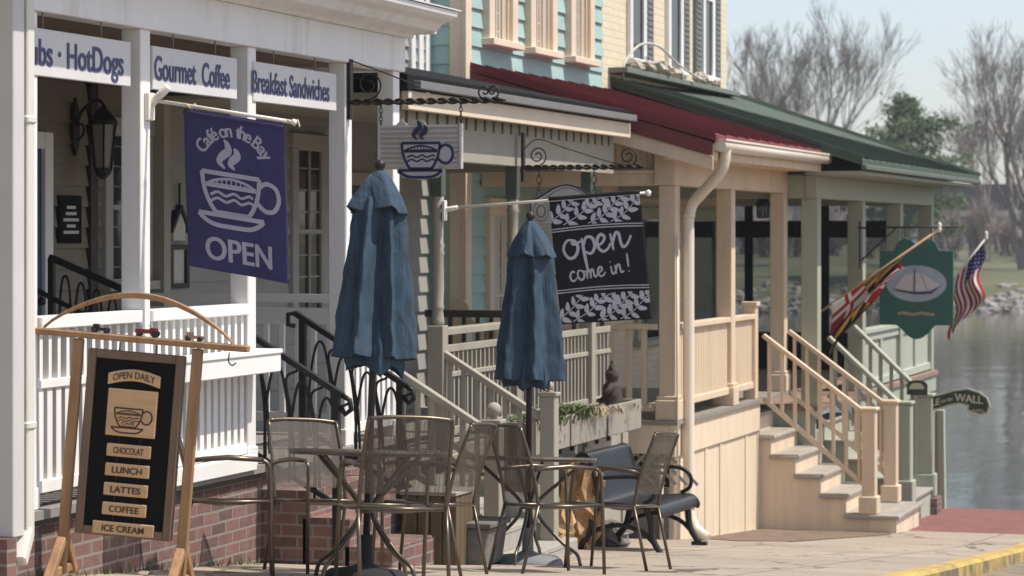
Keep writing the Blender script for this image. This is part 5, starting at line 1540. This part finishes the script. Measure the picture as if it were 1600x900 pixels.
# curved direction sign
YW = 33.1
def zW(py): return atY(1490, py, YW).z
def xW(px): return atY(px, 620, YW).x
pts = [(1449, 619), (1470, 616), (1490, 609), (1512, 606), (1530, 611), (1543, 620), (1548, 633), (1544, 645), (1532, 648), (1511, 641), (1512, 634), (1500, 631), (1485, 634), (1468, 640), (1449, 643)]
th = thing('curved_sign', 'curved dark green sign with a cream edge and cream letters by the water', 'sign', (xW(1450), YW, zW(630)), 'shop signs hanging over the pavement')
w = MB(); w.prism([(xW(a), zW(b)) for a, b in pts], (0, YW - .02, 0), (1, 0, 0), (0, 0, 1), (0, .04, 0)); w.build('border', signcream, th)
cxp = sum(p[0] for p in pts) / len(pts); cyp = sum(p[1] for p in pts) / len(pts)
inn = [(1450.5, 621), (1471, 618), (1491, 611.5), (1512, 608.5), (1529, 613.5), (1541, 621.5), (1545, 633), (1542, 642.5), (1532, 645), (1514, 639), (1515, 632), (1500, 628.5), (1484, 631.5), (1467, 637.5), (1450.5, 640.5)]
w = MB(); w.prism([(xW(a), zW(b)) for a, b in inn], (0, YW - .027, 0), (1, 0, 0), (0, 0, 1), (0, .008, 0)); w.build('face', signdark, th)
w = MB()
def curved(txt, p0, p1, yb0, yb1, hgt, bold=.02):
    def mpc(a, b):
        k = (a - p0) / (p1 - p0)
        return Vector((xW(a), YW - .0285, zW(yb0 + (yb1 - yb0) * k - b)))
    put_text(w, txt, mpc, p0, p1, 0, hgt, bold)
curved('LE', 1456, 1469, 635, 632, 10); curved('on the', 1471, 1489, 630, 625, 6, .01); curved('WALL', 1492, 1536, 626, 630, 12, .03); curved('cafe', 1520, 1538, 641, 643, 4.5, .01)
w.build('lettering', signcream, th)
th = thing('small_sign', 'small round topped dark sign with a cream panel beside the curved sign', 'sign', (xW(1437), YW - .1, zW(605)), 'shop signs hanging over the pavement')
w = MB(); Yq = YW - .14
def arcp(a, b, t, bb, k=0): return [(xW(a), zW(bb)), (xW(b), zW(bb)), (xW(b), zW(t + 6)), (xW((a + b) / 2 + (b - a) * .3), zW(t + 1)), (xW((a + b) / 2), zW(t)), (xW((a + b) / 2 - (b - a) * .3), zW(t + 1)), (xW(a), zW(t + 6))]
w.prism(arcp(1420, 1452, 594, 617), (0, Yq - .015, 0), (1, 0, 0), (0, 0, 1), (0, .03, 0)); w.build('board', signdark, th)
w = MB(); w.prism(arcp(1424, 1447, 598, 608), (0, Yq - .02, 0), (1, 0, 0), (0, 0, 1), (0, .006, 0)); w.build('panel', signcream, th)
w = MB(); w.box(xW(1432), xW(1437), Yq + .016, Yq + .04, gz(33), zW(600)); w.build('post', greentrim, th)
# end fence at the quay edge
w = MB(); YE = 34.25
pz = lambda px, py: (atY(px, py, YE).x, atY(px, py, YE).z)
w.prism([pz(1453, 645), pz(1466, 640), pz(1470, 796), pz(1450, 796)], (0, YE, 0), (1, 0, 0), (0, 0, 1), (0, .04, 0))
w.prism([pz(1466, 640), pz(1476, 640), pz(1478, 797), pz(1468, 797)], (0, YE - .08, 0), (1, 0, 0), (0, 0, 1), (0, .12, 0))
tag(w.build('end_fence', greenpanel, bev=.006, org=(pz(1460, 796)[0], YE, gz(YE))), 'narrow sage green board fence end at the edge of the water', 'fence')

# ================================================================== FURNITURE ON THE PAVEMENT
def make_chair(label):
    t = thing('patio_chair', label, 'chair', (0, 0, 0), 'patio chairs around the tables')
    r = .0115; W = .25
    def side(s):
        y = s * W
        fl = MB(); fl.tube([(.27, y, 0), (.245, y, .43), (.235, y, .58)] + [Vector(p) for p in smooth([(.235, y, .58), (.225, y, .635), (.19, y, .66)], 4)][1:], r, 8); fl.build('leg', steel, t)
        bl = MB(); bl.tube([(-.30, y * .98, 0), (-.24, y * .98, .25), (-.20, y * .98, .42)], r, 8); bl.build('leg', steel, t)
        ar = MB(); ar.tube([(.19, y, .66), (.0, y, .668), (-.14, y, .655), (-.245, y * .97, .64)], [.013, .015, .014, .012], 8); ar.build('armrest', steel, t)
    for s in (-1, 1): side(s)
    bf = MB()
    for s in (-1, 1):
        bf.tube(smooth([(-.20, s * W * .97, .42), (-.225, s * W * .97, .56), (-.27, s * W * .96, .72), (-.335, s * W * .93, .9)], 5), r, 8)
    bf.tube(smooth([(-.335, -W * .93, .9), (-.352, -.1, .91), (-.352, .1, .91), (-.335, W * .93, .9)], 5), r, 8); bf.build('back_frame', steel, t)
    sr = MB()
    for s in (-1, 1): sr.tube([(.245, s * W, .43), (.0, s * W * .99, .42), (-.2, s * W * .98, .42)], .0105, 8)
    sr.tube([(.245, -W, .43), (.245, W, .43)], .0105, 8); sr.tube([(-.2, -W * .98, .42), (-.2, W * .98, .42)], .0105, 8); sr.build('seat_rail', steel, t)
    def sheetm(rows, wid):
        m = MB(); n = 8; vs = []
        for (x, z, wf, sag) in rows:
            for i in range(n + 1):
                k = i / n * 2 - 1
                vs.append((x - sag * (1 - k * k) * .3, k * wid * wf, z - (sag * (1 - k * k) if abs(z - .42) < .05 else 0)))
        m.add(vs, [(j * (n + 1) + i, j * (n + 1) + i + 1, (j + 1) * (n + 1) + i + 1, (j + 1) * (n + 1) + i) for j in range(len(rows) - 1) for i in range(n)], True)
        return m
    sheetm([(.24, .432, 1, .005), (.1, .42, 1, .02), (-.05, .418, .99, .025), (-.19, .425, .98, .015)], W * .98).build('seat', slingseat, t)
    sheetm([(-.212, .50, .96, .05), (-.24, .61, .955, .06), (-.28, .74, .95, .06), (-.335, .897, .93, .045)], W).build('backrest', sling, t)
    return t
def cdir(r, fz):                               # facing given in right / away terms
    v = RT * r + FW * fz
    return math.atan2(v.y, v.x)
chairs = [((-6.22, 14.02), cdir(.97, .1), 'patio chair seen from the side between the menu stand and the left table'),
          ((-6.0, 14.98), cdir(.5, -.8), 'patio chair behind the left table, in front of the cafe steps'),
          ((-5.1, 13.72), cdir(-.28, .95), 'nearest patio chair with its mesh back to us in front of the left table'),
          ((-5.47, 15.34), cdir(-.93, .3), 'dark backed patio chair to the right of the left table'),
          ((-4.98, 16.24), cdir(.88, .42), 'patio chair in front of the right umbrella pole'),
          ((-4.83, 17.3), cdir(-.927, .375), 'rightmost patio chair, standing before the dark bench')]
ch0 = None
for (x, y), rz, lab in chairs:
    if ch0 is None:
        ch0 = make_chair(lab); ch0.location = (x, y, gz(y)); ch0.rotation_euler = slope_rot(y, rz)
    else:
        dup(ch0, lab, (x, y, gz(y)), slope_rot(y, rz))
def make_table(label):
    t = thing('patio_table', label, 'table', (0, 0, 0), 'round patio tables')
    w = MB(); w.lathe([(.0, .70), (.435, .70), (.455, .705), (.46, .718), (.455, .73), (.43, .728), (0, .728)], (0, 0, 0), 40, False); w.build('tabletop', tabletopm, t)
    for k in range(4):
        a = PI / 4 + k * PI / 2 + .35; ca_, sa_ = math.cos(a), math.sin(a)
        w = MB(); w.tube(smooth([(r * ca_, r * sa_, z) for r, z in ((.38, .7), (.2, .55), (.075, .44), (.055, .38), (.09, .3), (.24, .15), (.34, .08), (.37, .0))], 5), .0125, 8); w.build('leg', steel, t)
    w = MB(); w.tube([(.06 * math.cos(2 * PI * k / 20), .06 * math.sin(2 * PI * k / 20), .38) for k in range(21)], .008, 6, cap=False); w.build('ring', steel, t)
    return t
T1 = Vector((-5.48, 14.31, gz(14.31))); T2 = Vector((-5.51, 17.49, gz(17.49)))
tb = make_table('round bronze metal patio table around the left umbrella'); tb.location = T1; tb.rotation_euler = slope_rot(T1.y, .1, .85)
dup(tb, 'round bronze metal patio table around the right umbrella', T2, slope_rot(T2.y, .5, .85))
def umbrella(label, P, seed, bmat, phase, tilt):
    rg = random.Random(seed)
    t = thing('patio_umbrella', label, 'umbrella', (0, 0, 0), 'closed patio umbrellas')
    w = MB(); w.tube([(0, 0, .05), (0, 0, 2.3)], .021, 12); w.build('pole', upole, t)
    w = MB(); w.lathe([(0, 0), (.235, 0), (.245, .02), (.235, .05), (.2, .075), (.08, .09), (.04, .11), (.035, .26), (.03, .27), (0, .27)], (0, 0, 0), 28); w.build('base', bmat, t)
    w = MB(); w.lathe([(.02, 2.34), (.026, 2.355), (.02, 2.37), (.03, 2.385), (.032, 2.40), (.02, 2.42), (0, 2.43)], (0, 0, 0), 12); w.build('finial', rustiron, t)
    def cloth(prof, nr, depth, hem):
        """flat hanging panels between sharp creases; prof = (radius, height, how far the folds are drawn in)"""
        rid = [2 * PI * (i + rg.uniform(-.22, .22)) / nr + phase for i in range(nr)]
        rr_ = [rg.uniform(.9, 1.1) for _ in range(nr)]
        vf = [rg.uniform(.3, .7) for _ in range(nr)]; vd = [rg.uniform(.65, 1.25) for _ in range(nr)]
        hz = [rg.uniform(-.5, 1) for _ in range(nr)]; tw = [rg.uniform(-.25, .25) for _ in range(nr)]
        sub = 7; vs = []; rows = len(prof)
        for j, (r, z, fd) in enumerate(prof):
            k = j / (rows - 1); P2 = []
            for i in range(nr):
                a0 = rid[i]; a1 = rid[(i + 1) % nr] + (2 * PI if i == nr - 1 else 0)
                av = a0 + (a1 - a0) * min(.85, max(.15, vf[i] + tw[i] * (1 - k)))
                P2.append((a0 + .12 * tw[i] * (1 - k), r * rr_[i] * (1 + .03 * math.sin(9 * z + i * 2)), hem * hz[i] * k ** 5))
                P2.append((av, r * (1 - depth * vd[i] * fd) * (1 + .04 * math.sin(7 * z + i)), -hem * .7 * k ** 5))
            n2 = len(P2)
            for q in range(n2):
                a, ra, za = P2[q]; b, rb, zb = P2[(q + 1) % n2]
                for m in range(sub):
                    u = m / sub
                    xa, ya, xb, yb = ra * math.cos(a), ra * math.sin(a), rb * math.cos(b), rb * math.sin(b)
                    x, y = xa + (xb - xa) * u, ya + (yb - ya) * u
                    bul = 1 + .09 * math.sin(PI * u) * fd + (.022 * math.sin(23 * z + 7 * u + q * 1.7) + .014 * math.sin(47 * z - 8 * u + q)) * fd
                    vs.append((x * bul, y * bul, z + za + (zb - za) * u))
        nt_ = nr * 2 * sub
        m = MB()
        m.add(vs, [(j * nt_ + i, j * nt_ + (i + 1) % nt_, (j + 1) * nt_ + (i + 1) % nt_, (j + 1) * nt_ + i) for j in range(rows - 1) for i in range(nt_)], True)
        return m
    def pf(pts, n):
        q = smooth([(a, b, c) for a, b, c in pts], n)
        return [(v.x, v.y, v.z) for v in q]
    cloth(pf([(.045, 2.24, .2), (.12, 2.18, .5), (.16, 2.05, .9), (.175, 1.9, 1), (.195, 1.7, 1), (.22, 1.48, 1), (.24, 1.33, 1), (.247, 1.275, 1)], 6), 7, .46, .012).build('canopy', ucloth, t, solid=.003)
    cloth(pf([(.11, 1.5, 1), (.16, 1.36, 1), (.185, 1.27, 1), (.175, 1.20, 1)], 6), 5, .42, -.05).build('inner_fold', ucloth, t, solid=.003)
    cloth(pf([(.022, 2.36, .1), (.045, 2.345, .3), (.075, 2.31, .6), (.115, 2.25, .8), (.155, 2.18, 1), (.182, 2.12, 1)], 6), 5, .3, .022).build('vent_flap', ucloth, t, solid=.003)
    t.location = P; t.rotation_euler = slope_rot(P.y, 0, tilt)
    return t
umbrella('left closed slate blue umbrella, standing on a black base', T1 + Vector((0, 0, -.02)), 3, ubase, .35, 1.2)
umbrella('right closed slate blue umbrella, standing on a grey base', T2 + Vector((0, 0, -.02)), 8, ubase2, .8, .3)

# ------------------------------------------------------------------ wooden menu stand
C = atT(187, 907, 14.3); C.z = gz(C.y)
ROLL = R_(4.6)
def mrot(o):
    o.location = C
    o.rotation_euler = (Matrix.Rotation(YAW - .12, 3, 'Z') @ Matrix.Rotation(ROLL, 3, 'Y')).to_euler()
ms = thing('menu_stand', 'golden oak sign stand with an arched top rail leaning in front of the cafe', 'sign stand', (0, 0, 0))
PXW = .325
for s in (-1, 1):
    x = s * PXW
    w = MB(); w.box(x - .028, x + .028, -.02, .02, .02, 1.27); w.build('post', woodfr, ms, bev=.006)
    w = MB(); w.bar((x - .0, -.24, .0), (x, -.03, .2), .05, .05); w.bar((x, .24, .0), (x, .03, .2), .05, .05); w.bar((x, -.2, .03), (x, .2, .03), .03, .05); w.build('foot', woodfr, ms, bev=.006)
w = MB(); w.box(-.60, .60, -.035, .035, 1.275, 1.31); w.build('crossbar', woodfr, ms, bev=.006)
ap = [(-.52 + 1.03 * k / 24, 1.31 + .20 * math.sin(PI * k / 24) ** .8) for k in range(25)]
ou = [(a, b + .012 + .02 * math.sin(PI * k / 24)) for k, (a, b) in enumerate(ap)]
w = MB(); w.prism(ap + ou[::-1], (0, -.02, 0), (1, 0, 0), (0, 0, 1), (0, .04, 0)); w.build('arch', woodfr, ms, bev=.003)
w = MB(); w.tube(smooth([(.5, -.02, 1.268), (.5, -.02, 1.22), (.52, -.02, 1.2), (.54, -.02, 1.215)], 5), .004, 5); w.build('hook', rustiron, ms)
mrot(ms)
mp_ = thing('hanging_menu', 'black framed menu panel with carved wooden planks hanging in the oak stand', 'sign', (0, 0, 0))
L0, L1, Z0, Z1 = -.262, .262, .24, 1.225
w = MB(); w.box(L0 + .04, L1 - .04, -.012, .012, Z0 + .04, Z1 - .04); w.build('back_board', blackpanel, mp_)
w = MB(); w.box(L0, L0 + .045, -.03, .03, Z0, Z1); w.box(L1 - .045, L1, -.03, .03, Z0, Z1); w.box(L0 + .045, L1 - .045, -.029, .029, Z0, Z0 + .045); w.box(L0 + .045, L1 - .045, -.029, .029, Z1 - .045, Z1); w.build('frame', wooddk, mp_, bev=.005)
w = MB()
for x in (-.1, .1): w.tube([(x, 0, Z1), (x, 0, 1.27)], .004, 5)
w.build('hanger', rustiron, mp_)
def plank(x0, x1, z0, z1, words, bold=.035, hgt=.5):
    w = MB(); w.box(x0, x1, -.032, -.012, z0, z1); po = w.build('plank', woodlt, mp_, bev=.004)
    if words:
        w = MB(); h_ = (z1 - z0) * hgt; m0 = (z0 + z1) / 2 - h_ / 2
        put_text(w, words, lambda a, b: Vector((a, -.0335, b)), x0 + (x1 - x0) * .16, x1 - (x1 - x0) * .16, m0, m0 + h_, bold); w.build('lettering', burnt, po)
    return po
arcq = [(-.142 + .284 * k / 12, 1.105 + .028 * math.sin(PI * k / 12)) for k in range(13)]
w = MB(); w.prism([(a, b - .062) for a, b in arcq] + arcq[::-1], (0, -.032, 0), (1, 0, 0), (0, 0, 1), (0, .02, 0)); po = w.build('plank', woodlt, mp_, bev=.003)
w = MB(); put_text(w, 'OPEN DAILY', lambda a, b: Vector((a, -.0335, b + .028 * math.sin(PI * (a + .142) / .284))), -.115, .115, 1.057, 1.092, .02); w.build('lettering', burnt, po)
po = plank(-.135, .135, .775, 1.025, None)
w = MB(); cup(w, lambda a, b: Vector((a, -.0335, b)), -.015, .873, .155, .0085, steam=False)
put_text(w, 'CAFE', lambda a, b: Vector((a, -.0335, b)), -.05, .02, .838, .85, .02); w.build('cup_drawing', burnt, po)
for i, (tx, x0, x1) in enumerate((('CHOCOLAT', -.12, .12), ('LUNCH', -.12, .12), ('LATTES', -.12, .12), ('COFFEE', -.12, .12), ('ICE CREAM', -.165, .17))):
    zc = .70 - i * .104
    plank(x0, x1, zc - .035, zc + .033, tx)
w = MB()
for i in range(5):
    zc = .752 - i * .104
    for x in (-.06, .06): w.tube([(x, -.022, zc - .03), (x, -.022, zc + .035)], .003, 4)
w.build('link', rustiron, mp_)
mrot(mp_)
# toy vehicles on the cross bar
def toy(x, mat, label, L, tractor):
    t = thing('toy_vehicle', label, 'toy', (0, 0, 0), 'toy vehicles on the sign stand')
    w = MB(); z = 1.31
    if tractor:
        w.box(x - L / 2, x + L * .1, -.016, .016, z + .018, z + .04); w.box(x + L * .1, x + L * .4, -.02, .02, z + .018, z + .05); w.box(x - L * .3, x - L * .27, -.004, .004, z + .04, z + .062); w.tube([(x + L * .12, 0, z + .05), (x + L * .05, 0, z + .065)], .003, 5)
    else:
        w.box(x - L / 2, x + L / 2, -.016, .016, z + .012, z + .028); w.box(x - L * .42, x - L * .08, -.015, .015, z + .028, z + .046)
    w.build('body', mat, t, bev=.003)
    for s in (-1, 1):
        for xx, r in ((x - L * .33, .012), (x + L * .33, .02 if tractor else .012)):
            w = MB(); w.tube([(xx, s * .017, z + r), (xx, s * .026, z + r)], r, 12); w.build('wheel', toyblack, t)
    mrot(t)
toy(-.21, toyblack, 'black toy car on the oak sign stand, leftmost of the toys', .1, False)
toy(.045, flowerred, 'red toy tractor in the middle of the oak sign stand', .13, True)
toy(.30, M('cream_toy_paint', (.42, .25, .2), .5, .3, 20, 0), 'pale red toy car at the right end of the oak sign stand', .1, False)

# ------------------------------------------------------------------ bench
BX, BY = -5.95, 22.0
bz = gz(BY)
th = thing('metal_bench', 'dark slate metal bench with looped arms in front of the cream porch', 'bench', (0, 0, 0))
prof = smooth([(-.38, .72), (-.37, .80), (-.33, .845), (-.27, .84), (-.24, .78), (-.2, .62), (-.15, .47), (-.06, .42), (.1, .415), (.25, .43), (.33, .42), (.37, .37), (.36, .33)], 6)
LB_ = 1.0
n = len(prof)
def slat(y0, y1, name):
    w = MB(); vs = [(p.x, y, p.y) for y in (y0, y1) for p in prof]
    w.add(vs, [(i, i + 1, n + i + 1, n + i) for i in range(n - 1)], True)
    return w
w = MB()
NS = 22
for i in range(NS):
    a = -LB_ / 2 + LB_ * i / NS
    s_ = slat(a + .002, a + LB_ / NS - .002, 's'); w.add(s_.v, s_.f, True)
w.build('slatted_seat', benchm, th, solid=.012)
for s in (-1, 1):
    y = s * (LB_ / 2 + .02)
    w = MB(); w.tube([(p.x, y, p.y - .008) for p in prof], .02, 8); w.build('end_frame', iron, th)
    w = MB(); w.tube(smooth([(-.2, y, .64), (.0, y, .66), (.2, y, .66), (.3, y, .6), (.3, y, .5), (.22, y, .445)], 6), .017, 8); w.build('armrest', iron, th)
    w = MB(); w.tube(smooth([(-.16, y, .44), (-.24, y, .3), (-.28, y, .15), (-.38, y, .02)], 6), [.03] * 19, 8); w.box(-.44, -.32, y - .03, y + .03, 0, .03); w.build('leg', iron, th)
    w = MB(); w.tube(smooth([(.24, y, .42), (.28, y, .3), (.3, y, .15), (.38, y, .02)], 6), [.028] * 19, 8); w.box(.32, .45, y - .03, y + .03, 0, .03); w.build('leg', iron, th)
    w = MB(); w.tube(smooth([(-.3, y, .12), (-.2, y, .21), (0, y, .26), (.2, y, .21), (.31, y, .12)], 6), .02, 8); w.build('stretcher', iron, th)
th.location = (BX, BY, bz); th.rotation_euler = (0, 0, R_(-3))

# ------------------------------------------------------------------ stones, crate, trough near the low wall
rg = random.Random(77)
def boulder(c, r, sq, mat, label, nm='boulder'):
    w = MB(); rock_mesh(w, c, r, rg, sq, 13, 11)
    o = w.build(nm, mat, org=c); tag(o, label, 'rock', 'rocks by the low wall')
q = atX(908, 800, -6.33); boulder((q.x, q.y, gz(q.y) + .36), .4, (.45, .55, 1.05), tanrock, 'tall tan weathered boulder beside the bench')
q = atX(873, 812, -6.33); boulder((q.x, q.y, gz(q.y) + .12), .3, (.5, .7, .8), tanrock, 'lower tan rock left of the tall boulder')
q = atX(925, 840, -6.4); boulder((q.x, q.y + .5, gz(q.y) + .05), .22, (.9, .9, .6), greyrock, 'grey stone on the ground under the bench')
q = atT(684, 850, 17.9)
t = thing('wooden_crate', 'tall brown wooden planter crate behind the dark backed chair', 'crate', (q.x, q.y, gz(q.y)))
w = MB(); z0 = gz(q.y); s = .17
for i in range(4):
    a = -s + i * .088
    w.box(q.x + a, q.x + a + .08, q.y - s, q.y - s + .02, z0, z0 + .47); w.box(q.x + a, q.x + a + .08, q.y + s - .02, q.y + s, z0, z0 + .47)
    w.box(q.x - s - .02, q.x - s, q.y + a, q.y + a + .08, z0, z0 + .47); w.box(q.x + s, q.x + s + .02, q.y + a, q.y + a + .08, z0, z0 + .47)
w.build('side_board', barrelw, t, bev=.004)
w = MB(); w.box(q.x - s - .03, q.x + s + .03, q.y - s - .03, q.y + s + .03, z0 + .472, z0 + .50); w.build('lid', greybox, t, bev=.005)
q = atT(735, 850, 18.1)
t = thing('stone_trough', 'squat grey stone trough beside the brown crate', 'trough', (q.x, q.y, gz(q.y)))
z0 = gz(q.y)
w = MB(); w.prism([(-.16, 0), (.16, 0), (.2, .26), (-.2, .26)], (q.x, q.y - .2, z0), (1, 0, 0), (0, 0, 1), (0, .4, 0)); w.build('body', greyrock, t, bev=.01)
w = MB(); w.box(q.x - .22, q.x + .22, q.y - .22, q.y + .22, z0 + .262, z0 + .3); w.build('rim', greyrock, t, bev=.008)
w = MB(); w.box(XB + .9, -5.98, 18.5, 20.3, gz(18.5) - .2, gz(20.3) + .13); w.build('landing', greybox, bp, bev=.01)
# weeds where the brick meets the pavement
rg = random.Random(4)
w = MB()
for i in range(140):
    y = rg.uniform(12.7, 15.8); x = XF + rg.uniform(.0, .05); h_ = rg.uniform(.02, .07)
    a = rg.uniform(0, 2 * PI); d_ = Vector((math.cos(a) * .03, math.sin(a) * .03, h_)); s_ = Vector((-math.sin(a), math.cos(a), 0)) * .006
    b = Vector((x, y, gz(y) - .005)); w.add([b - s_, b + s_, b + d_], [(0, 1, 2)])
tag(w.build('weeds', leafg), 'small weeds where the brick base meets the pavement', 'weeds', kind='stuff')

# remove unused datablocks with no users
for m_ in list(bpy.data.meshes):
    if m_.users == 0: bpy.data.meshes.remove(m_)

# thin spring haze over the water
hz_ = MB(); hz_.box(-660, 640, -60, 740, -6.5, 26)
hm = bpy.data.materials.new('haze_air'); hm.use_nodes = True
hn = hm.node_tree; hn.nodes.clear()
ou_ = hn.nodes.new('ShaderNodeOutputMaterial'); pv = hn.nodes.new('ShaderNodeVolumePrincipled')
pv.inputs['Color'].default_value = (.86, .9, .95, 1); pv.inputs['Density'].default_value = HAZE
hn.links.new(pv.outputs[0], ou_.inputs['Volume'])
ho = hz_.build('haze', hm)
ho['kind'] = 'stuff'
